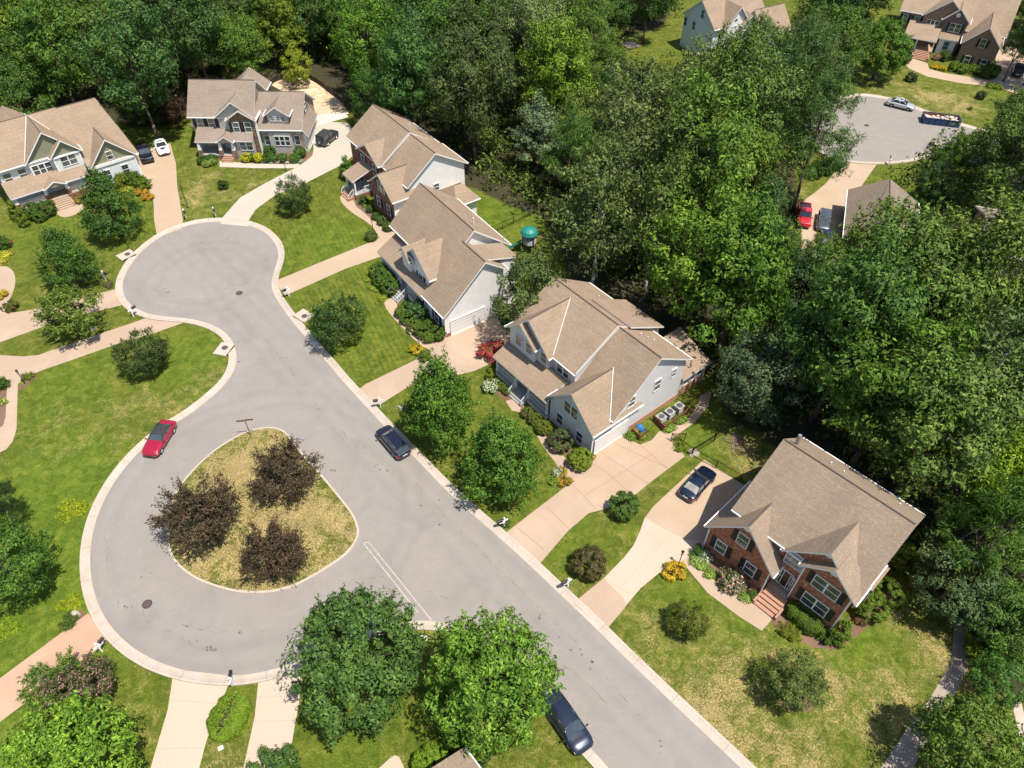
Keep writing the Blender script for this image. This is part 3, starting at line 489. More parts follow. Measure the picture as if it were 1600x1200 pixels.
# ------------------------------------------------------------------ house kit (local frame: x along the front, y into the lot, z up)
class House:
    def __init__(s, label, o, deg, shingle_m, z0=0, cat='house', name='house'):
        s.fr = Frame(o, deg); s.root = thing(name, label, cat, s.fr.o, s.fr.a); s.sh = shingle_m; s.n = 0; s.cache = {}; s.wm = MB(); s.wmats = []; s.rm = MB(); s.z0 = z0
    def mi(s, m):
        if m not in s.wmats: s.wmats.append(m)
        return s.wmats.index(m)
    def slab(s, pts, th=.2, mat_i=0):
        """roof plane: shingled top, white edge and underside"""
        P = [Vector(p) for p in pts]; n = (P[1]-P[0]).cross(P[2]-P[0])
        if n.z < 0: P = P[::-1]
        top = [p for p in P]; bot = [p-Vector((0, 0, th)) for p in P]; b = s.rm
        b.poly(top, mat_i); b.poly(bot[::-1], 1)
        for i in range(len(P)): j = (i+1) % len(P); b.poly([bot[i], bot[j], top[j], top[i]], 1)
    def gable(s, ax, a0, a1, b0, b1, e0, e1, br, zr, wall=None, wall2=None, ov=.4, base=0, walls=True, endm=None, hip0=0, hip1=0, ridge=True, wov=None):
        """ridge runs along ax ('u' or 'v') from a0 to a1; b0,b1 eave tips with heights e0,e1; ridge at br, zr; walls inset by ov"""
        s.n += 1; T = (lambda a, b, z: (a, b, z)) if ax == 'u' else (lambda a, b, z: (b, a, z))
        r0, r1 = a0+hip0, a1-hip1
        s.slab([T(a0, b0, e0), T(a1, b0, e0), T(r1, br, zr), T(r0, br, zr)]); s.slab([T(a0, b1, e1), T(a1, b1, e1), T(r1, br, zr), T(r0, br, zr)])
        if hip0: s.slab([T(a0, b0, e0), T(a0, b1, e1), T(r0, br, zr)])
        if hip1: s.slab([T(a1, b0, e0), T(a1, b1, e1), T(r1, br, zr)])
        for bb, ee, sg in ((b0, e0, -1), (b1, e1, 1)):
            p0, p1 = T(a0+.02, bb+sg*.075, ee-.1), T(a1-.02, bb+sg*.075, ee-.1); g_ = MB(); x0_, x1_ = sorted((p0[0], p1[0])); y0_, y1_ = sorted((p0[1], p1[1]))
            if ax == 'u': g_.box(x0_, x1_, y0_-.045, y1_+.045, ee-.16, ee-.03)
            else: g_.box(x0_-.045, x1_+.045, y0_, y1_, ee-.16, ee-.03)
            g_.build('gutter', WHITE, s.root)
        if ridge: s.rm.bar(T(r0+.1, br, zr+.0), T(r1-.1, br, zr+.0), .07, 2, 5)
        if not walls: return
        eps = .006*s.n; o_ = ov+eps; w = s.wm
        zf = lambda b: (e0+(zr-e0)*(b-b0)/(br-b0) if b <= br else e1+(zr-e1)*(b1-b)/(b1-br))-.2
        c0, c1 = a0+(wov if wov is not None else o_), a1-(wov if wov is not None else o_); d0, d1 = b0+o_, b1-o_
        mw = s.mi(wall); me_ = s.mi(endm or wall2 or wall); ms = s.mi(wall2 or wall)
        hz0, hz1 = zf(d0), zf(d1)
        if hip0 or hip1: pts = [(d0, base), (d1, base), (d1, hz1), (d0, hz0)]
        else: pts = [(d0, base), (d1, base), (d1, hz1), (br, zr-.2), (d0, hz0)]
        A = [T(c0, b, z) for b, z in pts]; B = [T(c1, b, z) for b, z in pts]; N = len(pts)
        ctr = Vector(T((c0+c1)/2, (d0+d1)/2, (base+zr)/2)); big = []
        for k in range(N):
            if k == 0: continue
            if k in range(1, N) and pts[k][1] > base and pts[(k+1) % N][1] > base: continue   # under the roof
            big.append(([A[k], A[(k+1) % N], B[(k+1) % N], B[k]], mw if k == N-1 else ms))
        big += [(A, me_), (B, me_)]
        for f, m in big:
            P = [Vector(p) for p in f]; nr = (P[1]-P[0]).cross(P[2]-P[0]); fc = sum(P, Vector())/len(P)
            w.poly(P if nr.dot(fc-ctr) > 0 else P[::-1], m)
    def shed(s, u0, u1, v0, z0, v1, z1, th=.18): s.slab([(u0, v0, z0), (u1, v0, z0), (u1, v1, z1), (u0, v1, z1)], th)
    def shed_u(s, v0, v1, u0, z0, u1, z1, th=.18): s.slab([(u0, v0, z0), (u0, v1, z0), (u1, v1, z1), (u1, v0, z1)], th)
    def wbox(s, u0, u1, v0, v1, z0, z1, m): s.wm.box(u0, u1, v0, v1, z0, z1, s.mi(m))
    def flash(s, segs):
        for p, q in segs: MB().bar((p[0], p[1], p[2]+.02), (q[0], q[1], q[2]+.02), .05, 0, 4).build('valley_flashing', FLASH, s.root)
    def pipes(s, pts, m=None):
        for (u, v, z, h, r) in pts: MB().cyl(u, v, z-.3, z+h, r, 0, 8).build('vent_pipe', m or PIPE, s.root)
    def band(s, pts, r=.09, name='trim_board', m=None):
        for p, q in pts: MB().bar(p, q, r, 0, 4).build(name, m or WHITE, s.root)
    def spouts(s, pts):
        for (u, v, z) in pts: MB().box(u-.055, u+.055, v-.055, v+.055, .05, z, 0).build('downspout', WHITE, s.root)
    def finish(s):
        s.wm.build('wall', s.wmats, s.root); s.rm.build('roof', [s.sh, WHITE, RIDGE], s.root)
    def opening(s, side, p, w, h, rows=2, cols=2, panes=1, shut=False, glassm=None, kind='window', arch=False, z=None, u=None, door=None, frame=.06):
        """side ('v', y0) front wall at y0 facing -y, or ('u+', x0)/('u-', x0) end walls; p = photo pixel of the centre"""
        ax, pos = side; a = 'v' if ax[0] == 'v' else 'u'
        if p is not None:
            L = s.fr.pl(p[0], p[1], a, pos); cu = L[0] if a == 'v' else L[1]; cz = L[2]
        else: cu = u; cz = z
        if z is not None: cz = z
        key = (round(w, 2), round(h, 2), rows, cols, panes, kind, arch, door.name if door else '', (glassm or GL).name, frame)
        if key not in s.cache:
            f = MB(); g = MB(); t = frame; d = .07
            f.box(-w/2-t, w/2+t, -d, 0, -h/2-t, -h/2, 0); f.box(-w/2-t*1.2, w/2+t*1.2, -d-.02, 0, h/2, h/2+t, 0)
            f.box(-w/2-t, -w/2, -d-.005, 0, -h/2, h/2, 0); f.box(w/2, w/2+t, -d-.005, 0, -h/2, h/2, 0)
            for k in range(1, panes): x = -w/2+w*k/panes; f.box(x-.07, x+.07, -d-.004, 0, -h/2, h/2, 0)
            if kind == 'window':
                f.box(-w/2, w/2, -d+.012, 0, -.03, .03, 0)
                for k in range(panes):
                    for c_ in range(1, cols): x = -w/2+w*k/panes+w/panes*c_/cols; f.box(x-.009, x+.009, -d+.02, 0, -h/2, h/2, 1)
                for r_ in range(1, rows*2):
                    if r_ != rows: z_ = -h/2+h*r_/(rows*2); f.box(-w/2, w/2, -d+.022, 0, z_-.009, z_+.009, 1)
            if arch:
                n = 10; R = w/2+t
                for k in range(n): a0, a1 = math.pi*k/n, math.pi*(k+1)/n; f.bar((R*math.cos(a0), -d/2, h/2+.05+R*.55*math.sin(a0)), (R*math.cos(a1), -d/2, h/2+.05+R*.55*math.sin(a1)), .07, 0, 4)
                g.poly([(w/2*math.cos(math.pi*k/n), -.02, h/2+.09+w/2*.5*math.sin(math.pi*k/n)) for k in range(n+1)][::-1])
            g.poly([(-w/2, -.028, -h/2), (w/2, -.028, -h/2), (w/2, -.028, h/2), (-w/2, -.028, h/2)])
            if kind == 'garage':
                g = MB(); g.box(-w/2, w/2, -.03, 0, -h/2, h/2, 0)
                for r_ in range(1, 4): z_ = -h/2+h*r_/4; g.box(-w/2, w/2, -.036, -.03, z_-.012, z_+.012, 1)
            if kind == 'door':
                g = MB(); g.box(-w/2, w/2, -.04, 0, -h/2, h/2, 0); g.bar((w/2-.1, -.09, 0), (w/2-.1, -.09, .1), .02, 1, 5)
            pm = {'garage': [GDOOR, GRAYPL], 'door': [door or DOORDARK, CHROME]}.get(kind, [glassm or GL])
            s.cache[key] = (f.build('frame', [WHITE, MUNTIN], link=False), g.build('pane', pm, link=False))
        fm, gmesh = s.cache[key]
        if a == 'v': loc, rz = (cu, pos, cz), 0
        elif ax == 'u+': loc, rz = (pos, cu, cz), math.pi/2
        else: loc, rz = (pos, cu, cz), -math.pi/2
        nm = {'window': 'window', 'garage': 'garage_door', 'door': 'door'}[kind]
        fo = put(nm, fm, s.root, loc, rz); put('pane' if kind == 'window' else 'door_leaf', gmesh, fo)
        if shut:
            sw = .44
            if 'sh' not in s.cache: s.cache['sh'] = {}
            k2 = round(h, 2)
            if k2 not in s.cache['sh']:
                b = MB(); b.box(-sw/2, sw/2, -.05, 0, -h/2, h/2); 
                for q in range(int(h/.09)): z_ = -h/2+.06+q*.09; b.box(-sw/2+.05, sw/2-.05, -.06, -.05, z_-.02, z_+.02)
                s.cache['sh'][k2] = b.build('shutter', SHUT, link=False)
            for sg in (-1, 1):
                so = put('shutter', s.cache['sh'][k2], s.root, loc, rz); x = sg*(w/2+.12+sw/2)
                so.location = (loc[0]+x*math.cos(rz), loc[1]+x*math.sin(rz), loc[2])
        return cu, cz
    def steps(s, u0, u1, v_front, v_back, zt, n, m=None, cheeks=True, name='front_steps'):
        b = MB(); dv = (v_back-v_front)/n
        for k in range(n): b.box(u0, u1, v_front+k*dv, v_back+.001*k, zt*k/n, zt*(k+1)/n-.001*k, 0)
        if cheeks:
            b.box(u0-.18, u0-.003, v_front-.05, v_back+.05, 0, zt*.55, 0); b.box(u1+.003, u1+.18, v_front-.05, v_back+.05, 0, zt*.55, 0)
        b.build(name, m or STEP, s.root)
    def porch(s, u0, u1, v0, v1, zf, posts, ztop, floor=None, gap=None, rail=True, pr=.1, base=None, taper=False, pbase=None):
        b = MB(); b.box(u0, u1, v0, v1, zf-.12, zf, 0, 0); b.box(u0+.02, u1-.02, v0+.03, v1, 0, zf-.12, 1); b.build('porch_floor', [floor or PORCHF, base or WHITE], s.root)
        for u in posts:
            p = MB()
            if taper:
                p.box(u-.3, u+.3, v0+.02, v0+.62, 0, zf+.75, 1); p.prism([(u-.24, v0+.08, zf+.75), (u+.24, v0+.08, zf+.75), (u+.24, v0+.56, zf+.75), (u-.24, v0+.56, zf+.75)], [(u-.14, v0+.18, ztop), (u+.14, v0+.18, ztop), (u+.14, v0+.46, ztop), (u-.14, v0+.46, ztop)], 0)
            else: p.box(u-pr, u+pr, v0+.1, v0+.1+2*pr, zf, ztop, 0); p.box(u-pr*1.4, u+pr*1.4, v0+.1-pr*.4, v0+.1+2.4*pr, zf, zf+.2, 0)
            p.build('porch_post', [WHITE, pbase or BR_PLAIN], s.root)
        if rail:
            sp = [u0+.08]+[u for u in posts if u0+.2 < u < u1-.2]+[u1-.08]
            for a, c in zip(sp[:-1], sp[1:]):
                if gap and a < (gap[0]+gap[1])/2 < c: 
                    continue
                r_ = MB(); r_.box(a+.1, c-.1, v0+.15, v0+.22, zf+.88, zf+.95); r_.box(a+.1, c-.1, v0+.16, v0+.21, zf+.1, zf+.15)
                n = max(2, int((c-a-.2)/.16))
                for k in range(1, n): x = a+.1+(c-a-.2)*k/n; r_.box(x-.018, x+.018, v0+.168, v0+.203, zf+.15, zf+.88)
                r_.build('porch_railing', WHITE, s.root)
    def stair_rail(s, u, v0, v1, z0, z1, m=None, h=.9):
        b = MB(); b.bar((u, v0, z0+h), (u, v1, z1+h), .04, 0, 4); b.bar((u, v0, z0+.12), (u, v1, z1+.12), .025, 0, 4); n = 6
        for k in range(n+1): t = k/n; v = v0+(v1-v0)*t; z = z0+(z1-z0)*t; b.bar((u, v, z), (u, v, z+h), .05 if k in (0, n) else .018, 0, 4)
        b.build('stair_railing', m or WHITE, s.root)
# ------------------------------------------------------------------ houses
# brick house, lower right
h = House('red brick house with brown shingle roof and black shutters beside the right-hand driveway', at(1094.5, 861), -46, SH_BROWN)
h.gable('u', .72, 12.43, 1.5, 12.7, 6.0, 6.35, 7.3, 10.6, BR_RED)
h.gable('v', 0, 7.2, -.42, 6.45, 3.6, 3.66, 3.03, 7.45, BR_RED)
h.gable('v', 1.25, 6.4, 5.8, 12.4, 5.8, 5.8, 9.1, 9.2, BR_RED, ridge=False)
h.gable('v', .85, 3.2, 7.6, 12.46, 6.2, 6.2, 10.05, 8.3, BR_RED, ridge=False)
h.wbox(12.3, 12.75, 4.2, 7.2, 4.2, 4.6, SH_TAN); h.wbox(12.0, 12.7, 4.4, 7.0, 2.5, 4.2, SD_CREAM)
for p in ((1126.5, 854.5), (1161.2, 844), (1171.5, 889)): h.opening(('v', .38), p, .95, 1.5, 2, 3, shut=True, arch=False)
for p in ((1290.5, 918.5), (1273, 944)): h.opening(('v', 1.22), p, 2.1, 1.5, 2, 3, panes=2, shut=True)
h.opening(('v', 1.63), (1227, 904), 1.0, 2.1, kind='door', door=DOORDARK); h.opening(('v', 1.63), (1219.5, 897.5), .32, 1.9, 2, 1); h.opening(('v', 1.63), (1234.5, 911.5), .32, 1.9, 2, 1); h.opening(('v', 1.6), (1241, 878), 1.5, 1.3, 2, 3, arch=True, glassm=GLBLUE)
for (p, v) in (((1168.5, 827), .37), ((1295.5, 867.5), 1.62), ((1304, 896.5), 1.21)):
    u, _, z = h.fr.pl(p[0], p[1], 'v', v); b = MB()
    A = [(u+.34*math.cos(t*math.pi/8), v-.05, z+.26*math.sin(t*math.pi/8)) for t in range(16)]; b.prism(A, [(x, y+.05, q) for x, y, q in A]); b.build('gable_vent', WHITE, h.root)
h.steps(6.25, 8.2, -.9, .9, 1.0, 5, STEP); b = MB(); b.box(6.12, 7.95, .9, 1.64, 0, 1.0); b.build('entry_landing', DR_PINK, h.root)
h.spouts([(-.05, .36, 3.3), (6.05, .33, 3.4), (8.0, 1.18, 5.9), (12.02, 1.18, 5.9)])
h.pipes([(1.6, 8.2, 10.1, 1.0, .17)], LEAD); h.pipes([(4.6, 9.1, 9.1, .35, .06), (5.8, 9.0, 9.2, .3, .06), (10.5, 10.2, 8.2, .35, .06)])
h.finish()
# grey house, centre
h = House('grey sided house with porch and white garage door in the centre', at(922.5, 713), -50.4, SH_TAN)
h.gable('u', -15.5, -5.35, 2.25, 13.65, 6.0, 6.0, 8.0, 9.45, SD_BLUE)
h.gable('u', -5.6, .4, 2.25, 13.3, 4.05, 6.0, 8.0, 9.3, SD_BLUE)
h.gable('v', -.4, 6.6, -6.5, .3, 3.72, 3.6, -3.2, 6.85, SD_BLUE)
h.gable('v', 1.6, 7.6, -15.4, -8.75, 6.05, 6.0, -12.1, 9.12, SD_BLUE)
h.gable('v', 1.2, 4.2, -15.45, -10.5, 6.12, 6.12, -13.0, 8.15, SD_BLUE, ridge=False)
h.shed(-15.3, -6.45, -.62, 2.88, 2.3, 4.2); h.shed(-10.7, -4.9, 14.8, 5.95, 9.2, 8.95); h.wbox(-10.4, -5.2, 12.6, 14.4, 0, 5.8, SD_BLUE)
h.shed_u(12.95, 17.4, .3, 3.0, -4.6, 4.7); h.wbox(-4.4, -.1, 13.1, 17.0, 0, 2.85, SD_BLUE)
h.wbox(-.3, .03, 5.4, 12.85, 0, .75, BR_FOUND); h.wbox(-4.5, -.06, 13.0, 17.04, 0, 1.2, BR_FOUND)
h.flash([((-3.2, 5.32, 6.9), (.15, 2.0, 3.85)), ((-12.1, 7.45, 9.14), (-8.85, 2.35, 6.1)), ((-5.42, 7.9, 9.5), (-5.4, 2.35, 6.1))])
h.opening(('v', 0), (875, 654.5), .85, 1.5, 2, 2); h.opening(('v', 0), (905.5, 683), .85, 1.5, 2, 2); h.opening(('v', 0), (892.5, 640.5), 1.9, 1.5, 1, 1, panes=2, glassm=GL)
h.opening(('v', 1.58), (810.8, 532), .9, 1.35, 1, 1); h.opening(('v', 1.58), (827, 544.6), .9, 1.35, 1, 1); h.opening(('v', 1.98), (850, 559), .9, 1.35, 2, 2); h.opening(('v', 2.62), (880, 578.6), 1.7, 1.35, 1, 1, panes=2)
h.opening(('v', 2.62), None, 1.1, 2.1, kind='door', u=-10.6, z=1.8, door=DOORDARK)
h.opening(('u+', .0), (986.5, 628), .85, 1.4, 2, 2, glassm=GLB); h.opening(('u+', .0), (1026.7, 601.3), .85, 1.45, 2, 2, glassm=GLB); h.opening(('u+', .0), (1052.7, 582.3), .55, 1.05, 2, 2, glassm=GLB)
h.opening(('u+', .02), None, 4.5, 2.15, kind='garage', u=2.65, z=1.1)
for v in (13.9, 15.0, 16.2): h.opening(('u+', -.08), None, .8, 1.1, 1, 1, u=v, z=2.05, glassm=GLB)
h.porch(-15.1, -6.5, -.35, 2.2, .7, [-15.0, -11.75, -9.6, -6.65], 2.8, gap=(-11.75, -9.6), base=WHITE)
h.steps(-11.6, -9.75, -1.25, -.36, .7, 4, PORCHF); h.stair_rail(-11.72, -1.2, -.3, 0, .7); h.stair_rail(-9.63, -1.2, -.3, 0, .7)
h.pipes([(-3.8, 9.6, 8.3, .4, .07), (-3.2, 10.0, 8.1, .35, .05), (-2.8, 10.6, 7.7, .3, .06), (-11.5, 11.2, 7.6, .25, .06)]); h.spouts([(.0, -.02, 3.4), (-6.15, -.02, 3.4), (-.08, 17.05, 2.8)])
h.finish()
# white house
h = House('white sided house with black shutters and a long sloping roof over its white porch', at(540+637/4.1375, 270+1072/4.1375), -54.5, SH_TAN)
h.gable('u', -16.7, -4.1, 2.4, 12.4, 5.6, 6.0, 7.2, 10.0, SD_WHITE)
h.gable('u', -4.7, .35, -.05, 8.9, 3.45, 6.6, 5.8, 8.85, SD_WHITE)
h.gable('v', .9, 5.8, -10.9, -4.3, 5.3, 5.3, -7.6, 7.95, SD_WHITE, ridge=False)
h.gable('v', .55, 4.2, -11.3, -8.5, 5.6, 5.6, -9.9, 6.95, SD_WHITE, ridge=False)
h.shed(-15.9, -4.3, -.12, 3.05, 2.75, 4.65)
h.shed(-4.0, -.6, 11.0, 6.9, 5.95, 8.5); h.wbox(-3.8, -.8, 6.6, 10.7, 0, 6.7, SD_WHITE)
h.flash([((-7.6, 5.2, 8.0), (-4.45, 2.5, 5.6))])
h.wbox(-16.2, -.1, .28, .6, 0, .35, BR_PLAIN) if False else None
h.opening(('v', .33), (682.6, 494.8), .9, 1.5, 2, 2, shut=True); h.opening(('v', .33), (657, 466), .9, 1.5, 2, 2, shut=True); h.opening(('v', 1.28), (658, 435.6), 1.0, 1.35, 2, 2, shut=True)
h.opening(('v', 2.78), (625, 374), .9, 1.3, 2, 2, shut=True); h.opening(('v', .93), (642, 407), .7, .9, 2, 2)
h.opening(('u+', 0.0), None, 4.7, 2.15, kind='garage', u=3.35, z=1.1)
h.opening(('v', 2.76), None, 1.1, 2.1, kind='door', u=-9.8, z=2.1, door=DOORDARK)
for u in (-14, -12.2, -7, -5.4): h.opening(('v', 2.76), None, .9, 1.5, 2, 2, u=u, z=2.2, shut=True)
h.porch(-15.7, -4.5, .15, 2.7, 1.0, [-15.6, -13.2, -10.85, -8.75, -6.6, -4.65], 3.0, gap=(-10.85, -8.75), base=WHITE)
h.steps(-10.75, -8.85, -1.5, .14, 1.0, 6, PORCHF, cheeks=False); h.stair_rail(-10.85, -1.4, .2, 0, 1.0); h.stair_rail(-8.75, -1.4, .2, 0, 1.0)
h.wbox(-.2, .03, .3, 1.0, 0, .5, BR_PLAIN); h.pipes([(-6.5, 8.6, 9.0, .9, .09), (-8, 8.4, 9.2, .4, .05), (-4.9, 9.8, 8.1, .25, .05)]); h.spouts([(-.06, .3, 3.2)])
h.finish()
# brick fronted house with white side
h = House('brick fronted house with white sided end wall and small white portico', at(500+500/4.4444, 140+925/4.4444), -53.3, SH_TAN)
h.gable('u', -16.05, -5.3, 1.95, 12.0, 5.6, 5.9, 7.05, 9.18, BR_PLAIN, wall2=SD_WHITE, endm=SD_WHITE)
h.gable('u', -5.6, 1.3, 2.3, 12.2, 5.35, 5.9, 7.05, 8.98, SD_WHITE)
h.gable('v', -.4, 4.6, -5.3, 1.6, 4.15, 4.1, -1.9, 6.8, SD_WHITE, endm=BR_PLAIN)
h.gable('v', 1.45, 5.0, -12.0, -5.5, 5.6, 5.6, -8.8, 7.6, BR_PLAIN, ridge=False)
h.shed(-11.0, -7.9, -1.65, 3.1, 2.2, 4.35)
h.gable('v', 7.3, 11.3, .5, 5.6, 2.8, 2.8, 3.0, 4.4, SD_WHITE, hip0=1.4, hip1=1.4)
h.flash([((-5.32, 6.95, 9.2), (-5.3, 2.1, 5.75))])
h.opening(('v', -.02), (595.6, 293), 1.9, 1.35, 2, 2, panes=2, shut=True); h.opening(('v', -.02), (592.2, 314.4), .9, 1.5, 2, 2, shut=True); h.opening(('v', -.02), (607.6, 328), .9, 1.5, 2, 2, shut=True)
h.opening(('v', 1.83), (567.5, 250), .95, 1.5, 2, 2, shut=True); h.opening(('v', 1.83), (585.5, 265), .95, 1.5, 2, 2, shut=True)
h.opening(('u+', .92), (681.8, 291.9), .8, 1.0, 2, 2); h.opening(('v', 2.3), None, 1.1, 2.1, kind='door', u=-9.4, z=1.9, door=DOORDARK)
h.porch(-10.9, -8.0, -1.4, 2.2, .8, [-10.75, -8.15], 3.05, base=BR_PLAIN, rail=False); h.stair_rail(-10.8, -1.3, 2, .8, .8); h.stair_rail(-8.1, .2, 2, .8, .8)
h.steps(-10.4, -8.5, -2.5, -1.41, .8, 4, STEP); h.stair_rail(-10.5, -2.4, -1.4, 0, .8); h.stair_rail(-8.4, -2.4, -1.4, 0, .8)
h.pipes([(-7.5, 8.3, 8.3, 1.2, .07), (-4.9, 9.4, 7.6, .3, .06), (-4.6, 8.2, 8.2, .5, .05), (-9, 8.8, 8.2, .3, .06)]); h.finish()
# stone fronted house
h = House('taupe house with stone gable and black shutters at the head of the court', at(240+690/4, 80+640/4), .3, SH_GREY)
h.gable('u', -10.6, -.3, .4, 9.6, 5.75, 5.75, 5.0, 9.55, SD_TAUPE); h.gable('v', 5.2, 12.6, -6.5, -.5, 6.0, 6.0, -3.5, 8.4, SD_TAUPE, ridge=False)
h.gable('u', -.4, 6.85, 0, 10.8, 4.0, 4.0, 5.35, 7.65, SD_TAUPE); h.shed_u(.3, 7.7, 7.5, 2.85, 6.35, 4.25); h.wbox(6.3, 6.95, .9, 7.3, 0, 2.95, GDOOR)
h.gable('v', -.1, 4.8, -6.3, .05, 5.9, 5.9, -3.15, 8.35, SD_TAUPE, endm=SD_CREAM, ridge=False); h.gable('v', -.55, 3.1, -4.45, .1, 5.72, 5.72, -2.2, 7.25, STONE, ridge=False)
h.gable('v', .5, 5.4, 1.1, 5.1, 6.0, 6.0, 3.1, 7.4, SD_CREAM, base=4.1, ridge=False)
h.shed(-9.6, -5.0, -1.85, 2.85, .9, 4.15); h.shed(-4.1, -.8, -1.45, 2.85, 0, 3.85); h.wbox(-.72, -.16, -.24, .3, 0, 5.5, STONE); h.wbox(-3.75, -1.0, -1.05, .6, 0, 2.9, SD_CREAM); h.wbox(1.4, 4.95, .1, .6, 0, 3.5, SD_CREAM)
h.gable('v', -2.1, .4, -6.15, -3.6, 2.95, 2.95, -4.87, 3.85, SD_TAUPE, base=2.75, ridge=False, ov=.15)
h.band([((-.02, -.2, 0), (-.02, -.2, 5.5))], .2)
for p in ((312.9, 192.4), (330.5, 192.4), (350, 194.3)): h.opening(('v', .76), p, .9, 1.5, 2, 2, shut=True, glassm=GLB if p[0] < 340 else GL)
for p in ((369.1, 198.8), (387.5, 198.8)): h.opening(('v', -.17), p, .9, 1.5, 2, 2, shut=True, glassm=GLBLUE)
h.opening(('v', -1.06), (385, 227.3), 1.9, 1.5, 2, 2, panes=2, glassm=GLBLUE); h.opening(('v', .38), (418, 219), .75, 1.5, 2, 2); h.opening(('v', .38), (464.9, 219), .75, 1.5, 2, 2); h.opening(('v', .09), (441.3, 220), 2.3, 1.5, 1, 1, panes=3)
h.opening(('v', .88), (433.8, 185.6), 2.3, .6, 1, 2, panes=3); h.opening(('v', .28), (360, 163.8), .5, .5, 1, 2); h.opening(('v', .76), (361, 229), 1.1, 2.1, kind='door', door=DOORDARK)
h.opening(('u+', 6.97), None, 5.2, 2.2, kind='garage', u=4.2, z=1.15); h.opening(('u+', 6.42), None, .8, 1.3, 2, 2, u=5.2, z=5.3, shut=True)
h.porch(-9.5, -3.75, -1.9, .8, .7, [-9.2, -5.95, -3.95], 2.9, rail=False, taper=True, pbase=STONE, base=STONE); h.steps(-5.6, -4.3, -2.9, -1.91, .7, 4, STEP)
h.finish()
# sage and white house, left
h = House('pale sided house with sage green gables and red front door at left edge', at(960/6.667, 140+900/6.667), 40.3, SH_TAN)
h.gable('u', -11.6, -.35, -3.05, 7.6, 6.0, 6.1, 3.0, 9.75, SD_PALE); h.gable('u', -.7, 6.6, -4.7, 7.5, 3.6, 6.0, 3.0, 9.6, SD_PALE, hip1=1.5)
h.gable('v', -3.35, 3.3, -7.75, -.45, 6.0, 6.0, -4.15, 9.65, SD_PALE, endm=SD_SAGE); h.gable('v', -3.9, 1.0, -4.65, -.3, 6.02, 6.02, -2.45, 8.15, SD_PALE, endm=SD_SAGE, ridge=False)
h.gable('v', -5.0, 2.0, -.5, 6.3, 3.5, 3.5, 2.8, 7.0, SD_PALE, endm=SD_SAGE); h.gable('v', 3.2, 10, -8.4, -3.8, 7.2, 7.2, -6.0, 9.1, SD_PALE, ridge=False)
h.wbox(-7.3, -.85, -3.0, -2.85, 0, 5.8, SD_PALE); h.wbox(-4.2, -.72, -3.56, -3.4, 0, 5.8, SD_PALE); h.wbox(-.04, 5.84, -4.66, -4.5, 0, 3.25, SD_PALE)
h.band([((-7.4, -3.04, 5.85), (-4.3, -3.04, 5.85)), ((-4.4, -3.62, 5.85), (-.5, -3.62, 5.85)), ((-.2, -4.72, 3.3), (6.0, -4.72, 3.3))], .14)
h.band([((-7.28, -2.98, 3.8), (-7.28, -2.98, 5.8)), ((-4.2, -3.55, 3.8), (-4.2, -3.55, 5.8)), ((-.75, -3.55, 3.8), (-.75, -3.55, 5.8)), ((5.83, -4.65, .1), (5.83, -4.65, 3.2)), ((-.03, -4.65, .1), (-.03, -4.65, 3.2)), ((-11.15, -2.66, 3.6), (-11.15, -2.66, 5.6))], .11)
h.shed(-11.5, -.95, -5.15, 2.9, -2.75, 4.25); h.gable('v', -5.65, -3.4, -7.15, -4.2, 2.98, 2.98, -5.68, 3.75, SD_TAUPE, base=2.8, ridge=False, ov=.15)
h.flash([((-4.15, 2.9, 9.7), (-.6, -2.9, 6.1)), ((-4.3, 2.9, 9.7), (-7.6, -2.9, 6.1)), ((2.8, .4, 7.05), (6.1, -4.3, 3.8)), ((2.6, .4, 7.05), (-.4, -4.2, 3.8))])
for p in ((13, 279), (36, 271.5)): h.opening(('v', -2.67), p, .95, 1.45, 1, 1, glassm=GLB)
h.opening(('v', -3.02), (66.5, 263.5), 2.4, 1.4, 2, 2, panes=3); h.opening(('v', -3.58), (107.5, 250), 2.0, 1.4, 1, 1, panes=2, glassm=GLB); h.opening(('v', -4.6), (171, 242.7), .8, 1.2, 1, 1, glassm=GLB)
for p in ((168.7, 273.5), (196.5, 264.5)): h.opening(('v', -4.68), p, .9, 1.5, 2, 2)
h.opening(('v', -2.67), (86, 296.5), 1.3, 2.1, kind='door', door=DOORRED)
for u in (-10, -8.6, -3): h.opening(('v', -2.67), None, .9, 1.4, 1, 1, u=u, z=2.2, frame=.12)
h.porch(-11.4, -1.0, -4.95, -2.8, 1.0, [-11.0, -7.1, -4.25, -1.25], 2.9, gap=(-7.1, -4.25), taper=True, pbase=BR_PLAIN, base=BR_PLAIN, floor=DR_PINK); h.steps(-6.7, -4.65, -6.8, -4.96, 1.0, 6, DR_PINK)
h.finish()
# brown brick house, top right
h = House('brown brick house with large tan roof and columned porch in the top right corner', at(1380+800/7.2727, 700/7.2727), -28, SH_TAN)
h.gable('u', -12.9, .2, 4.4, 20, 6.0, 6.0, 12.2, 9.6, BR_BROWN); h.gable('u', -.4, 7.3, 4.9, 20, 4.3, 6.0, 12.2, 9.5, BR_BROWN)
h.gable('v', 3.7, 10.5, -8.6, .1, 6.0, 6.0, -4.25, 9.4, BR_BROWN, ridge=False); h.gable('v', 3.2, 8, -4.85, .2, 6.0, 6.0, -2.35, 8.35, BR_GREY, ridge=False); h.gable('v', -.4, 11, -.15, 7.0, 3.6, 3.6, 3.45, 7.1, BR_BROWN)
h.shed(-10.4, -4.3, -.4, 3.0, 4.7, 4.7); h.shed(-4.2, -.6, 2.2, 3.0, 3.9, 3.95); h.wbox(-3.9, -.85, 2.5, 3.9, 0, 2.9, WHITE)
for p in ((1413.7, 28.7), (1431.9, 31.9)): h.opening(('v', 4.77), p, .95, 1.6, 1, 1, shut=True, glassm=GLBLUE)
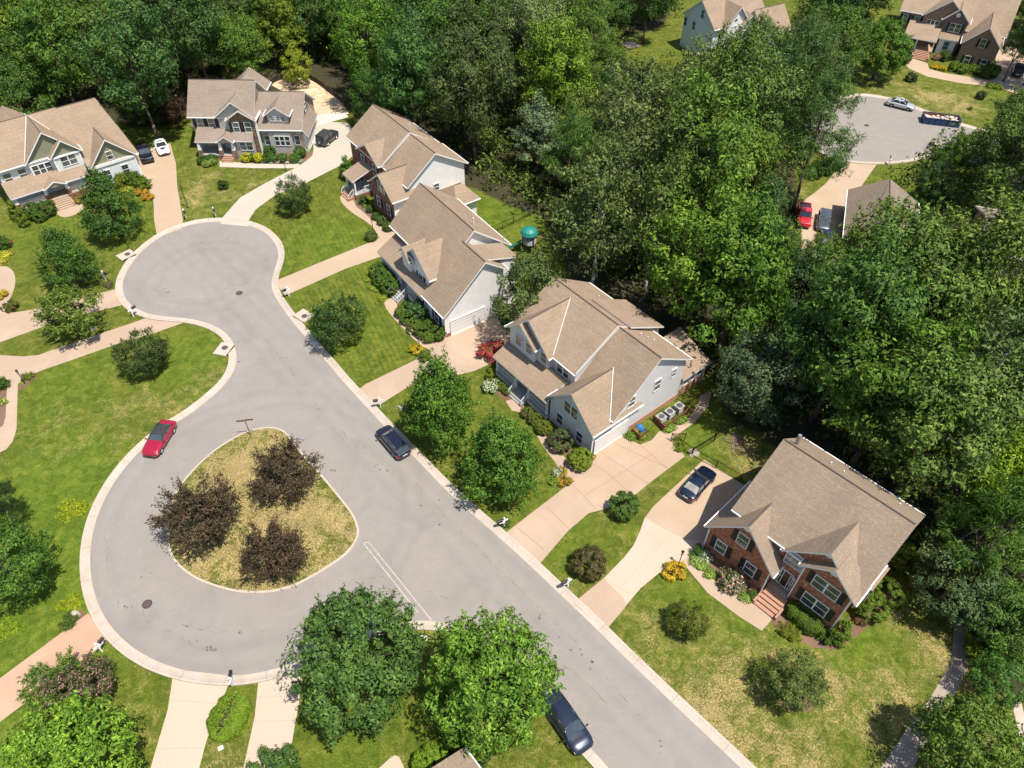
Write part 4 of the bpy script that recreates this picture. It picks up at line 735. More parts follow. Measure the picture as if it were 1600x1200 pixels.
h.opening(('v', 4.05), (1456.2, 38.1), 2.2, 1.5, 2, 2, panes=3); h.opening(('v', 3.56), (1491.9, 43.7), 1.9, 1.5, 1, 1, panes=2, shut=True)
for p in ((1535.6, 68.1), (1510.6, 93.7), (1536, 100)): h.opening(('v', -.03), p, .95, 1.5, 1, 1, shut=True)
h.opening(('v', 2.48), None, 1.0, 1.6, 2, 2, u=-2.4, z=1.7, glassm=GLBLUE); h.opening(('v', 4.7), None, 1.2, 2.1, kind='door', u=-6.3, z=2.1, door=DOORDARK)
h.porch(-10.3, -4.4, -.2, 4.4, 1.0, [-10.1, -7.7, -4.6], 3.0, gap=(-7.7, -4.6), base=BR_BROWN, floor=DR_ORANGE); h.steps(-7.5, -4.75, -2.6, -.21, 1.0, 6, STEP); b = MB(); A = [(-2.4+.4*math.cos(t*math.pi/6), 3.52, 7.1+.4*math.sin(t*math.pi/6)) for t in range(12)]; b.prism(A, [(x, y+.06, q) for x, y, q in A]); b.build('gable_vent', WHITE, h.root)
h.finish()
# white house behind the trees
h = House('white house with blue-grey gable end half hidden behind trees near the top edge', at(1040+155/7.2727, 515/7.2727), 30, SH_TAN)
h.gable('u', -.35, 13.5, -9.3, .4, 6.0, 6.0, -4.5, 9.84, SD_LIGHTBLUE); h.gable('v', -9.8, -4.6, 1.9, 8.3, 6.0, 6.0, 5.1, 9.4, SD_WHITE, ridge=False); h.gable('v', -10.4, -6, 5.9, 9.8, 6.0, 6.0, 7.85, 7.8, SD_WHITE, ridge=False)
h.gable('u', 8.8, 16.4, -13, -6, 4.6, 5.0, -9.5, 8.2, SD_WHITE)
for p in ((1098.4, 22), (1071.4, 33), (1084.3, 39.9)): h.opening(('u-', .04), p, .75, 1.5, 1, 1, glassm=GLBLUE)
h.finish()
# roof corner at the bottom edge
h = House('tan shingled roof corner with white gutter at the bottom edge, beside the lime green tree', at(725, 1167.5, 4.5), -49.5, SH_BROWN)
h.gable('u', 0, 12, -10, 0, 4.5, 4.5, -5, 7.0, SD_WHITE); h.finish()
# brown roof by the far court
h = House('house with brown roof half hidden by trees beside the far driveway', (47.6, 92.4), -20, SH_DARK)
h.gable('v', -13, 0, 0, 9.4, 3.0, 3.0, 4.7, 5.7, BR_BROWN); h.gable('u', 16, 30, -12, -1, 4.6, 4.6, -6.5, 6.6, BR_BROWN)
h.pipes([(5.2, -10.5, 5.4, .7, .12)]); h.finish()
# ------------------------------------------------------------------ vehicles (x forward, y left, z up)
WHEEL = {}
def wheel_meshes(r, w_, rimm):
    k = (r, w_, rimm.name)
    if k not in WHEEL:
        t = MB(); n = 20; prof = [(r*.62, -w_/2), (r*.93, -w_/2), (r, -w_*.35), (r, w_*.35), (r*.93, w_/2), (r*.62, w_/2)]
        rows = [[(rr*math.cos(2*math.pi*i/n), y, rr*math.sin(2*math.pi*i/n)) for rr, y in prof] for i in range(n)]
        for r_ in rows: t.v += r_
        m = len(prof)
        for i in range(n):
            for j in range(m): t.f.append((i*m+j, i*m+(j+1) % m, ((i+1) % n)*m+(j+1) % m, ((i+1) % n)*m+j)); t.m.append(0)
        R = MB(); R.bar((0, -w_*.4, 0), (0, w_*.4, 0), r*.6, 1, 20); R.bar((0, -w_*.46, 0), (0, w_*.46, 0), r*.17, 0, 10)
        for q in range(5):
            a = 2*math.pi*q/5
            for sg in (-1, 1): R.bar((0, sg*w_*.44, 0), (r*.6*math.cos(a), sg*w_*.43, r*.6*math.sin(a)), r*.09, 0, 5)
        WHEEL[k] = (t.build('tyre', RUBBER, link=False, uv=False), R.build('rim', [rimm, PLASTIC], link=False, uv=False))
    return WHEEL[k]
def lerp(tab, x):
    for (x0, y0), (x1, y1) in zip(tab[:-1], tab[1:]):
        if x <= x1: t = (x-x0)/(x1-x0) if x1 > x0 else 0; t = max(0, min(1, t)); t = t*t*(3-2*t); return y0+(y1-y0)*t
    return tab[-1][1]
def car(name, label, cat, px, z_c, deg, L, Wd, top, cab, roofz, col, style='sedan', rimm=None, wr=.33, roof_m=None, rails=False, sunroof=False, stripe=False, group=None, spare=False, bed=None, wheelbase=None, gl=None):
    """top: list of (x fraction from rear 0 to front 1, z) for hood/deck; cab: (rear glass base, roof rear, roof front, windshield base) as fractions"""
    base = at(px[0], px[1], z_c) if len(px) == 2 else px
    t = thing(name, label, cat, (base[0], base[1], .02), rad(deg), group); W2 = Wd/2
    pm = col; x0 = -L/2; X = lambda f: x0+f*L
    n = 34; b = MB(); rows = []
    for i in range(n+1):
        f = i/n; x = X(f); e = min(f, 1-f)
        w_ = W2*(1-.30*math.exp(-e/.028)-.05*math.exp(-e/.12)) if style not in ('boxy',) else W2*(1-.10*math.exp(-e/.015))
        zt = lerp(top, f); zt -= .16*math.exp(-e/.014) if style != 'boxy' else .03*math.exp(-e/.01)
        zb = .24+.12*math.exp(-e/.03); zs = zb+(zt-zb)*.62
        sec = [(-w_*.9, zb), (-w_*.985, zb+.1), (-w_, zs), (-w_*.965, zt-.07), (-w_*.86, zt-.012), (-w_*.45, zt+.022), (0, zt+.03)]
        sec = sec+[(-y, z) for y, z in sec[-2::-1]]
        rows.append([(x, y, z) for y, z in sec])
    m = len(rows[0])
    for r_ in rows: b.v += r_
    wb = wheelbase or L*.585; fx = X(.5)+wb/2+L*.012; rx = fx-wb
    for i in range(n):
        for j in range(m-1):
            cx = (rows[i][j][0]+rows[i+1][j][0])/2; cy = abs(rows[i][j][1]+rows[i][j+1][1])/2; cz = (rows[i][j][2]+rows[i][j+1][2])/2
            mi = 0
            if cz < .33: mi = 1
            if min(abs(cx-fx), abs(cx-rx)) < wr*1.08 and cz < wr*1.75 and cy > W2*.8: mi = 1
            b.f.append((i*m+j, (i+1)*m+j, (i+1)*m+j+1, i*m+j+1)); b.m.append(mi)
        b.f.append((i*m, i*m+m-1, (i+1)*m+m-1, (i+1)*m)); b.m.append(1)
    b.f.append(tuple(range(m))); b.m.append(0); b.f.append(tuple(n*m+k for k in range(m))[::-1]); b.m.append(0)
    b.build('body', [pm, PLASTIC], t, smooth=True, uv=False)
    rb, rr, rf, wbx = [X(c) for c in cab]; zb0, zb1 = lerp(top, cab[0])-.02, lerp(top, cab[3])-.02
    wbs, wtp = W2*.87, W2*(.70 if style != 'boxy' else .82); wr_ = W2*.83
    RBl, RBr = (rb, wr_, zb0), (rb, -wr_, zb0); FBl, FBr = (wbx, wbs, zb1), (wbx, -wbs, zb1)
    RTl, RTr = (rr, wtp, roofz-.03), (rr, -wtp, roofz-.03); FTl, FTr = (rf, wtp, roofz-.01), (rf, -wtp, roofz-.01); mx = (rr+rf)/2
    q = MB()   # roof with slight crown
    g_ = 6; rowsr = []
    for i in range(g_+1):
        s_ = i/g_; x = rr+(rf-rr)*s_; rowsr.append([(x, wtp*y*(1.0 if 0 < i < g_ else .985), roofz-.03+.05*(1-y*y)+.025*math.sin(math.pi*s_)) for y in (-1, -.85, -.4, 0, .4, .85, 1)])
    for r_ in rowsr: q.v += r_
    for i in range(g_):
        for j in range(6): q.f.append((i*7+j, (i+1)*7+j, (i+1)*7+j+1, i*7+j+1)); q.m.append(0)
    q.build('cabin_roof', [roof_m or pm], t, smooth=True, uv=False)
    # pillars
    p = MB()
    for A, B in ((RBl, RTl), (RBr, RTr), (FBl, FTl), (FBr, FTr)): p.bar(A, B, .045, 0, 5)
    for sg in (1, -1):
        p.bar((rr, sg*wtp, roofz-.03), (rf, sg*wtp, roofz-.02), .04, 0, 5); bx = (rb+wbx)/2+(.1 if style != 'pickup' else 0)
        p.bar((bx, sg*wbs, (zb0+zb1)/2), (bx-.08, sg*wtp, roofz-.03), .04, 0, 5)
    p.bar((rr, -wtp, roofz-.03), (rr, wtp, roofz-.03), .035, 0, 5); p.bar((rf, -wtp, roofz-.02), (rf, wtp, roofz-.02), .03, 0, 5)
    p.build('pillars', [roof_m or pm], t, uv=False, smooth=True)
    def pane(nm, pts):
        a = [Vector(v) for v in pts]; c = sum(a, Vector())/len(a); nr = (a[1]-a[0]).cross(a[2]-a[0]).normalized(); o = Vector((mx, 0, roofz*.6))
        if nr.dot(c-o) < 0: a = a[::-1]; nr = -nr
        MB().poly([v-nr*.012 for v in a]).build(nm, (gl if gl and nm != 'windshield' else GLC), t, uv=False)
    pane('windshield', [FBl, FBr, FTr, FTl]); pane('rear_window', [RBl, RTl, RTr, RBr])
    for sg in (1, -1): pane('side_window', [(rb, sg*wr_, zb0), (wbx, sg*wbs, zb1), (rf, sg*wtp, roofz-.01), (rr, sg*wtp, roofz-.03)])
    tm, rm_ = wheel_meshes(wr, .22, rimm or RIM)
    for wx in (fx, rx):
        for sg in (1, -1):
            we = bpy.data.objects.new('wheel', None); S.collection.objects.link(we); we.parent = t; we.location = (wx, sg*(W2-.115), wr)
            put('tyre', tm, we); put('rim', rm_, we)
    zf = lerp(top, .97); zr = lerp(top, .03)
    for sg in (1, -1):
        MB().prism([(X(.985), sg*W2*.5, zf-.12), (X(.955), sg*W2*.9, zf-.1), (X(.93), sg*W2*.93, zf+.0), (X(.955), sg*W2*.55, zf+.02)], [(X(.975), sg*W2*.5, zf-.2), (X(.95), sg*W2*.9, zf-.2), (X(.93), sg*W2*.94, zf-.12), (X(.955), sg*W2*.55, zf-.12)]).build('headlight', HEADL, t, uv=False)
        MB().prism([(X(.005), sg*W2*.5, zr-.14), (X(.02), sg*W2*.82, zr-.14), (X(.06), sg*W2*.975, zr-.1), (X(.04), sg*W2*.55, zr-.02)], [(X(.003), sg*W2*.5, zr-.3), (X(.015), sg*W2*.84, zr-.3), (X(.06), sg*W2*.99, zr-.26), (X(.04), sg*W2*.55, zr-.26)]).build('tail_light', TAILL, t, uv=False)
        mbm = MB(); xm = wbx-.12; mbm.box(xm-.07, xm+.05, sg*(W2+.02) if sg > 0 else sg*(W2+.2), sg*(W2+.2) if sg > 0 else sg*(W2+.02), zb1-.02, zb1+.12); mbm.box(xm-.02, xm+.02, min(sg*W2*.9, sg*(W2+.05)), max(sg*W2*.9, sg*(W2+.05)), zb1+.0, zb1+.05); mbm.build('wing_mirror', pm, t, uv=False)
    MB().box(X(.0)-.012, X(.0)+.03, -.26, .26, .62, .76).build('number_plate', PLATE, t, uv=False); MB().box(X(1)-.05, X(1)+.012, -W2*.45, W2*.45, .42, .56).build('grille', PLASTIC, t, uv=False)
    if rails:
        for sg in (1, -1): b = MB(); b.bar((rr+.1, sg*wtp*.93, roofz+.07), (rf-.15, sg*wtp*.93, roofz+.07), .025, 0, 6); b.bar((rr+.15, sg*wtp*.93, roofz), (rr+.15, sg*wtp*.93, roofz+.07), .02, 0, 5); b.bar((rf-.2, sg*wtp*.93, roofz), (rf-.2, sg*wtp*.93, roofz+.07), .02, 0, 5); b.build('roof_rail', CHROME, t, uv=False)
    if sunroof: MB().box((rr+rf)/2+.05, rf-.22, -wtp*.55, wtp*.55, roofz+.03, roofz+.058).build('sunroof', GLC, t, uv=False)
    if stripe: MB().prism([(X(.74), -.42, lerp(top, .74)+.045), (X(.86), -.25, lerp(top, .86)+.05), (X(.86), .25, lerp(top, .86)+.05), (X(.74), .42, lerp(top, .74)+.045)], [(X(.74), -.42, lerp(top, .74)), (X(.86), -.25, lerp(top, .86)), (X(.86), .25, lerp(top, .86)), (X(.74), .42, lerp(top, .74))]).build('hood_decal', PLASTIC, t, uv=False)
    if spare:
        we = bpy.data.objects.new('spare_wheel', None); S.collection.objects.link(we); we.parent = t; we.location = (X(0)-.14, 0, .95); we.rotation_euler[2] = math.pi/2; put('tyre', tm, we); put('rim', rm_, we)
    if bed:
        bz = lerp(top, .15); MB().box(X(.03), X(bed), -W2*.78, W2*.78, bz+.035, bz+.05).build('bed_floor', PLASTIC, t, uv=False)
        for sg in (1, -1): MB().box(X(.01), X(bed), min(sg*W2*.8, sg*W2*.93), max(sg*W2*.8, sg*W2*.93), bz, bz+.16).build('bed_side', pm, t, uv=False)
        MB().box(X(.0)+.02, X(.03), -W2*.8, W2*.8, bz, bz+.15).build('tailgate', pm, t, uv=False)
    return t
P_RED = paint('cherry', (.33, .008, .03), .25); P_BLACK = paint('black', (.010, .010, .013)); P_NAVY = paint('navy', (.004, .008, .026), .2); P_NAVY2 = paint('dark_blue', (.008, .014, .032), .3); P_SILVER = paint('silver', (.5, .51, .52), .5); P_WHITE = paint('white', (.72, .72, .72), .0)
P_RED2 = paint('bright_red', (.5, .01, .02), .1); P_GREY = paint('grey', (.1, .11, .12), .6); P_BLUEBK = paint('blue_black', (.012, .014, .03), .4); P_JEEP = paint('jeep', (.03, .03, .034), .3); WRIM = plain('white_rim', (.62, .62, .62), .3, metal=.4)
SED = [(0, .88), (.18, .94), (.30, .96), (.68, .93), (.85, .86), (1, .68)]; HAT = [(0, .95), (.1, 1.0), (.7, .98), (.85, .93), (1, .75)]
car('convertible', 'cherry red convertible with black soft top parked by the left kerb', 'car', (249, 684), .6, -97.5, 4.6, 1.82, SED, (.14, .27, .52, .66), 1.3, P_RED, roof_m=CANVAS, rimm=WRIM)
car('wagon', 'black station wagon with silver roof rails parked opposite the island', 'car', (614, 689), .7, 128.9, 4.6, 1.8, HAT, (.02, .12, .62, .80), 1.48, P_BLUEBK, rails=True, style='wagon')
car('sedan', 'dark navy sedan with cream seats parked on the brick house driveway', 'car', (1091, 754), .7, 48.6, 4.65, 1.82, SED, (.15, .30, .56, .72), 1.4, P_NAVY, gl=GLCR)
car('sedan', 'dark blue sedan facing down the street at the bottom edge, beside the lime tree', 'car', (885, 1126), .7, -55.8, 4.95, 1.88, SED, (.10, .24, .60, .76), 1.42, P_NAVY2)
car('sedan', 'silver sedan with sunroof parked at the far court behind the blue dumpster', 'car', (1408, 162), .7, -31.4, 4.8, 1.82, SED, (.13, .28, .56, .73), 1.42, P_SILVER, sunroof=True)
car('off_roader', 'black boxy off-roader with rear spare wheel beside the stone-fronted house', 'car', (511, 213), .9, 68, 4.2, 1.85, [(0, 1.08), (.7, 1.1), (1, 1.02)], (.01, .04, .60, .70), 1.84, P_JEEP, style='boxy', wr=.4, spare=True, roof_m=CANVAS)
car('pickup_truck', 'black pickup truck parked on the left, beside the white muscle car', 'truck', (226, 238), .8, -60, 5.1, 1.85, [(0, 1.05), (.5, 1.05), (1, .98)], (.40, .43, .60, .70), 1.68, P_BLUEBK, style='boxy', wr=.37, bed=.39)
car('coupe', 'white coupe with black bonnet stripe parked beside the black pickup truck', 'car', (252, 228), .7, -60, 4.7, 1.86, SED, (.10, .27, .52, .68), 1.36, P_WHITE, sunroof=True, stripe=True)
car('pickup_truck', 'bright red pickup truck beside the grey car on the far driveway', 'truck', (1257, 335), .8, -105, 5.3, 1.85, [(0, 1.05), (.5, 1.05), (1, .98)], (.40, .43, .62, .72), 1.7, P_RED2, style='boxy', wr=.37, bed=.39)
car('hatchback', 'grey car with sun glinting windshield beside the red pickup truck', 'car', (1288, 343), .8, -110, 4.7, 1.85, HAT, (.02, .12, .58, .76), 1.5, P_GREY, style='wagon')
car('hatchback', 'dark blue car almost hidden under the trees below the grey car', 'car', (1291, 378), .6, -105, 4.5, 1.8, HAT, (.02, .12, .58, .76), 1.5, P_NAVY, style='wagon')
car('pickup_truck', 'black truck in the shade at the right edge beside the brown brick house', 'truck', (1592, 108), .8, 60, 5.3, 1.9, [(0, 1.05), (.5, 1.05), (1, .98)], (.40, .43, .62, .72), 1.7, P_BLACK, style='boxy', wr=.37, bed=.39)
def dumpster():
    c = at(1470, 187, .6); t = thing('dumpster', 'blue open dumpster full of pale rubble parked in front of the silver sedan', 'dumpster', (c[0], c[1], .02), rad(-14))
    L, Wd, H0, H1 = 5.8, 2.3, .12, 1.15; BL = plain('container_blue', (.012, .05, .13), .5); RU = plain('container_rust', (.2, .07, .045), .8)
    b = MB(); o = [(-L/2, -Wd/2), (L/2, -Wd/2), (L/2, Wd/2), (-L/2, Wd/2)]; w_ = .06
    for k in range(4):
        p, q = Vector((*o[k], 0)), Vector((*o[(k+1) % 4], 0)); d = (q-p).normalized(); n_ = Vector((-d.y, d.x, 0))*w_
        A = [p+Vector((0, 0, H0)), q+Vector((0, 0, H0)), q+n_+Vector((0, 0, H0)), p+n_+Vector((0, 0, H0))]; B = [v+Vector((0, 0, H1-H0)) for v in A]; b.prism(A, B, 0)
        ib = MB()
        for s_ in range(1, 6 if k % 2 == 0 else 2): e = p+(q-p)*s_/(6 if k % 2 == 0 else 2); b.bar(e-n_*.6+Vector((0, 0, H0)), e-n_*.6+Vector((0, 0, H1)), .05, 0, 4)
        b.bar(p+Vector((0, 0, H1)), q+Vector((0, 0, H1)), .06, 0, 4)
    b.box(-L/2, L/2, -Wd/2, Wd/2, H0-.08, H0, 0); b.build('container', BL, t)
    b = MB(); b.box(-L/2+.07, L/2-.07, -Wd/2+.07, -Wd/2+.085, H0, H1-.05); b.box(-L/2+.07, L/2-.07, Wd/2-.085, Wd/2-.07, H0, H1-.05); b.build('inner_lining', RU, t)
    r = random.Random(4); b = MB()
    for _ in range(120):
        x, y = r.uniform(-L/2+.3, L/2-.3), r.uniform(-Wd/2+.25, Wd/2-.25); s_ = r.uniform(.08, .32); a = r.uniform(0, 3.14); z = .68+.2*math.sin(x*1.3)+r.uniform(-.1, .15)
        P = [(x+s_*math.cos(a+k*math.pi/2)*(1 if k % 2 else 1.6), y+s_*math.sin(a+k*math.pi/2), z+r.uniform(-.1, .1)) for k in range(4)]; b.prism(P, [(p[0], p[1], p[2]+r.uniform(.04, .15)) for p in P], r.choice([0, 0, 0, 1, 2]))
    b.box(-L/2+.1, L/2-.1, -Wd/2+.1, Wd/2-.1, H0, .64, 1); o_ = b.build('rubble', [plain('rubble_plaster', (.5, .42, .36), .9), plain('rubble_board', (.36, .22, .15), .9), plain('rubble_dark', (.12, .1, .09), .9)], t); o_['kind'] = 'stuff'
dumpster()
# ------------------------------------------------------------------ street furniture
def mailbox(px, toward, label, first=[]):
    c = at(*px); q = at(*toward); a = math.atan2(q[1]-c[1], q[0]-c[0]); t = thing('mailbox', label, 'mailbox', c, a, 'mailboxes along the kerbs')
    if not first:
        b = MB(); b.box(-.06, .06, -.06, .06, 0, 1.45); b.box(-.35, .65, -.055, .055, 1.0, 1.1); b.bar((-.0, 0, .55), (.5, 0, 1.0), .045, 0, 4); b.prism([(-.09, -.09, 1.45), (.09, -.09, 1.45), (.09, .09, 1.45), (-.09, .09, 1.45)], [(-.01, -.01, 1.58), (.01, -.01, 1.58), (.01, .01, 1.58), (-.01, .01, 1.58)])
        g = MB(); n = 8; A = [(.18, -.12, 1.11), (.18, .12, 1.11)]+[(.18, .12*math.cos(math.pi*k/n), 1.24+.12*math.sin(math.pi*k/n)) for k in range(n+1)]; g.prism(A, [(x+.52, y, z) for x, y, z in A])
        f = MB(); f.box(.3, .33, .13, .145, 1.2, 1.42); d = MB(); d.box(-.05, .5, -.07, .07, .8, .96)
        first += [b.build('post', WHITE, link=False), g.build('letter_box', BLACK, link=False), f.build('flag', TAILL, link=False), d.build('newspaper_tube', WHITE, link=False)]
    for nm, me in zip(('post', 'letter_box', 'flag', 'newspaper_tube'), first): put(nm, me, t)
MBX = [((291, 341), (300, 360), 'mailbox beside the upper left driveway with two cars'), ((337, 338), (345, 352), 'mailbox on the grass between the two drives above the court'), ((166, 438), (190, 445), 'mailbox above the small red plant at the left kerb'), ((209, 495), (225, 485), 'mailbox on the strip between the two left driveways'),
       ((452, 463), (436, 470), 'mailbox at the foot of the brick-fronted house driveway'), ((595, 636), (578, 640), 'mailbox below the white house driveway, near the black wagon'), ((788, 823), (775, 828), 'mailbox with a small vine beside the grey house driveway'), ((887, 917), (876, 923), 'mailbox on the grass strip between the two right-hand driveways'),
       ((160, 1018), (172, 1004), 'mailbox beside the orange driveway and blooming crape myrtle'), ((365, 1071), (367, 1055), 'mailbox in front of the long clipped shrub at the bottom kerb'), ((1293, 244), (1306, 235), 'mailbox left of the far court driveway'), ((1388, 258), (1387, 245), 'mailbox right of the far court driveway')]
for a in MBX: mailbox(*a)
def lamp(px, h, label):
    t = thing('post_lamp', label, 'lamp post', at(*px), 0, 'black post lamps by driveways and walks')
    b = MB(); b.cyl(0, 0, 0, .12, .09, 0, 8, .06); b.cyl(0, 0, .12, h-.3, .05, 0, 8, .04); b.bar((-.2, 0, h-.55), (.2, 0, h-.55), .02, 0, 5); b.build('pole', IRON, t)
    g = MB(); g.cyl(0, 0, h-.3, h-.02, .08, 0, 6, .13); g.build('lantern_glass', GLB, t); r_ = MB(); r_.cyl(0, 0, h-.02, h+.12, .16, 0, 6, .03); r_.cyl(0, 0, h-.33, h-.29, .1, 0, 6); r_.build('lantern_cap', IRON, t)
for a in (((294, 325), 3.6, 'tall black post lamp on the grass beside the upper left driveway'), ((447, 268), 2.0, 'post lamp at the corner of the stone house walk'), ((583, 360), 2.0, 'post lamp beside the low round shrub and curved walk'), ((656, 548), 2.0, 'post lamp in the yellow shrub beside the white house walk'),
          ((880, 744), 2.0, 'post lamp standing among orange flowers by the grey house driveway'), ((1061, 880), 2.0, 'post lamp behind the yellow flowers at the brick house walk'), ((39, 599), 2.0, 'post lamp in the left mulch bed beside the middle driveway'), ((5, 487), 2.0, 'post lamp beside the small red shrub at the left edge')): lamp(*a)
def street_sign():
    t = thing('street_sign', 'brown street name sign on a dark post at the tip of the island', 'street sign', (*at(392, 681)[:2], .1), rad(8)); m = plain('sign_brown', (.14, .09, .06), .6)
    MB().cyl(0, 0, 0, 2.35, .045, 0, 8).build('post', WOODDK, t); b = MB(); b.box(-.85, -.05, -.02, .02, 2.2, 2.42); b.build('name_blade', m, t); b = MB(); b.box(.05, .8, -.02, .02, 2.26, 2.48); b.build('name_blade', m, t)
street_sign()
def manhole(px, label):
    c = at(*px); t = thing('manhole_cover', label, 'manhole cover', (c[0], c[1], .014), 0, 'manhole covers in the road'); m = plain('cast_iron', (.1, .07, .065), .7, metal=.4) if 'cast_iron' not in MT else MT['cast_iron']
    b = MB(); b.cyl(0, 0, 0, .02, .42, 0, 20, .41); b.build('ring', DARKGREY, t); b = MB(); b.cyl(0, 0, .02, .028, .34, 0, 20)
    for k in range(-2, 3): b.box(-.24, .24, k*.11-.02, k*.11+.02, .028, .034)
    b.build('cover', m, t)
manhole((374, 458), 'manhole cover in the middle of the upper court'); manhole((230, 944), 'manhole cover at the left of the lower loop road'); manhole((1354, 196), 'manhole cover in the far court')
def inlet(px, edge, label):
    c = at(*px); e = at(*edge); a = math.atan2(e[1]-c[1], e[0]-c[0]); t = thing('storm_drain', label, 'storm drain', (c[0], c[1], .02), a, 'storm drain inlets at the kerb')
    b = MB(); b.box(-.9, .75, -1.0, 1.0, -.05, .16, 0); b.build('concrete_slab', CURB, t); b = MB(); b.cyl(-.05, .2, .16, .185, .36, 0, 18); b.build('lid', MT['cast_iron'], t); b = MB(); b.box(.74, .8, -.9, .9, .02, .15, 0); b.build('opening', BLACK, t)
    b = MB(); b.box(.9, 1.02, -1.0, 1.0, .11, .15, 0)
inlet((198, 400), (211, 410), 'storm drain inlet at the upper left kerb below the lawn'); inlet((351, 547), (366, 550), 'storm drain inlet on the grass point at the kerb bend'); inlet((474, 495), (462, 503), 'storm drain inlet beside the dark round tree at the right kerb')
def fence(pts, label, h=1.2):
    P = [at(*p) for p in pts]; t = thing('metal_fence', label, 'fence', P[0]); o = P[0]; rl = MB()
    for a, c in zip(P[:-1], P[1:]):
        a = a-o; c = c-o; L = np.linalg.norm(c-a)
        for z in (.15, h-.15, h): rl.bar((a[0], a[1], z), (c[0], c[1], z), .02, 0, 4)
        n = int(L/.14)
        for k in range(n+1): q = a+(c-a)*k/n; rl.bar((q[0], q[1], .08), (q[0], q[1], h), .011, 0, 4)
        m = max(1, round(L/2.4))
        for k in range(m+1): q = a+(c-a)*k/m; pb = MB(); pb.box(q[0]-.035, q[0]+.035, q[1]-.035, q[1]+.035, 0, h+.1); pb.build('fence_post', IRON, t)
    rl.build('fence_panel', IRON, t)
fence([(1069, 689), (1048, 689), (1080, 712), (1118, 732), (1156, 753)], 'black metal fence along the end of the brick house driveway')
fence([(1081, 711), (1115, 690), (1150, 664)], 'black metal fence running back into the shade between the yards')
fence([(768, 366), (802, 350), (838, 332)], 'black metal fence across the lawn behind the white house')
def silt():
    pts = [(424, 133), (430, 128), (438, 125), (450, 122), (465, 121), (481, 123), (490, 127), (500, 133), (510, 141), (520, 149), (531, 157), (538, 166)]; P = [at(*p) for p in pts]; o = P[0]; t = thing('silt_fence', 'low black fabric silt fence curving round the bare clay yard', 'fence', o)
    b = MB(); W_ = smooth([tuple((p-o)[:2]) for p in P], False, 2)
    for a, c in zip(W_[:-1], W_[1:]):
        d = (c-a)/np.linalg.norm(c-a); nr = np.array([-d[1], d[0]])*.02; b.prism([(*(a-nr), 0), (*(c-nr), 0), (*(c+nr), 0), (*(a+nr), 0)], [(*(a-nr), .95), (*(c-nr), .95), (*(c+nr), .95), (*(a+nr), .95)])
    b.build('fabric', FABRIC, t)
    for p in P: q = p-o; s_ = MB(); s_.box(q[0]-.03, q[0]+.03, q[1]-.09, q[1]-.03, 0, 1.1); s_.build('stake', WOOD, t)
silt()
def play_tower():
    c = at(826, 392); t = thing('play_tower', 'wooden play tower with green canopy and slide behind the white house', 'play tower', c, rad(-10))
    for x in (-.75, .75):
        for y in (-.75, .75): b = MB(); b.box(x-.06, x+.06, y-.06, y+.06, 0, 3.0); b.build('post', WOODDK, t)
    b = MB(); b.box(-.85, .85, -.85, .85, 1.35, 1.45); b.build('deck', WOODDK, t)
    b = MB(); b.cyl(0, 0, 1.45, 2.1, .95, 0, 12, .95); b.build('railing_panel', plain('play_panel_white', (.5, .5, .52), .6), t)
    b = MB(); n = 14
    for k in range(3):
        r0, r1 = 1.15-.3*k, .85-.3*k if k < 2 else .02; z0, z1 = (2.9, 3.35, 3.6)[k], (3.35, 3.6, 3.7)[k]
        r0, r1 = ((1.2, .95), (.95, .5), (.5, .02))[k]; b.cyl(0, 0, z0, z1, r0, 0, n, r1)
    b.build('canopy', TEAL, t)
    b = MB(); w_ = .28
    for k in range(10):
        s0, s1 = k/10, (k+1)/10; X0, X1 = -1-2.1*s0, -1-2.1*s1; Z = lambda s: 1.45*(1-s)**1.05+.18; Y0, Y1 = -.3-.6*s0, -.3-.6*s1
        b.poly([(X0, Y0-w_, Z(s0)), (X1, Y1-w_, Z(s1)), (X1, Y1+w_, Z(s1)), (X0, Y0+w_, Z(s0))]); b.bar((X0, Y0-w_, Z(s0)+.08), (X1, Y1-w_, Z(s1)+.08), .05, 0, 5); b.bar((X0, Y0+w_, Z(s0)+.08), (X1, Y1+w_, Z(s1)+.08), .05, 0, 5)
    b.build('slide', SLIDEG, t)
    b = MB(); b.bar((.8, 0, 2.5), (4.2, -.5, 2.5), .06); b.bar((4.0, -.5, 2.5), (4.0, -1.7, 0), .05); b.bar((4.0, -.5, 2.5), (4.0, .7, 0), .05); b.build('swing_frame', WOOD, t)
    for x in (1.9, 3.0):
        b = MB(); y = -.15-.1*x; b.bar((x-.22, y, 2.5), (x-.22, y, .55), .012, 0, 4); b.bar((x+.22, y, 2.5), (x+.22, y, .55), .012, 0, 4); b.box(x-.25, x+.25, y-.12, y+.12, .5, .54); b.build('swing', BLACK, t)
play_tower()
def ac(px, label):
    c = at(px[0], px[1], .8); t = thing('air_conditioner', label, 'air conditioner', (c[0], c[1], 0), rad(40), 'air conditioner units beside the grey house')
    b = MB(); b.box(-.42, .42, -.42, .42, .08, .8)
    for k in range(12): z = .14+k*.05; b.box(-.43, .43, -.43, .43, z, z+.012)
    b.build('cabinet', GRAYPL, t); b = MB(); b.box(-.44, .44, -.44, .44, .8, .86); b.build('top_panel', plain('ac_top', (.3, .295, .28), .5) if 'ac_top' not in MT else MT['ac_top'], t)
    b = MB(); b.cyl(0, 0, .862, .88, .34, 0, 18); b.build('fan_opening', DARKGREY, t); b = MB()
    for r_ in (.12, .22, .32): 
        for k in range(16): a0, a1 = 2*math.pi*k/16, 2*math.pi*(k+1)/16; b.bar((r_*math.cos(a0), r_*math.sin(a0), .9), (r_*math.cos(a1), r_*math.sin(a1), .9), .012, 0, 4)
    b.build('fan_guard', RIM, t)
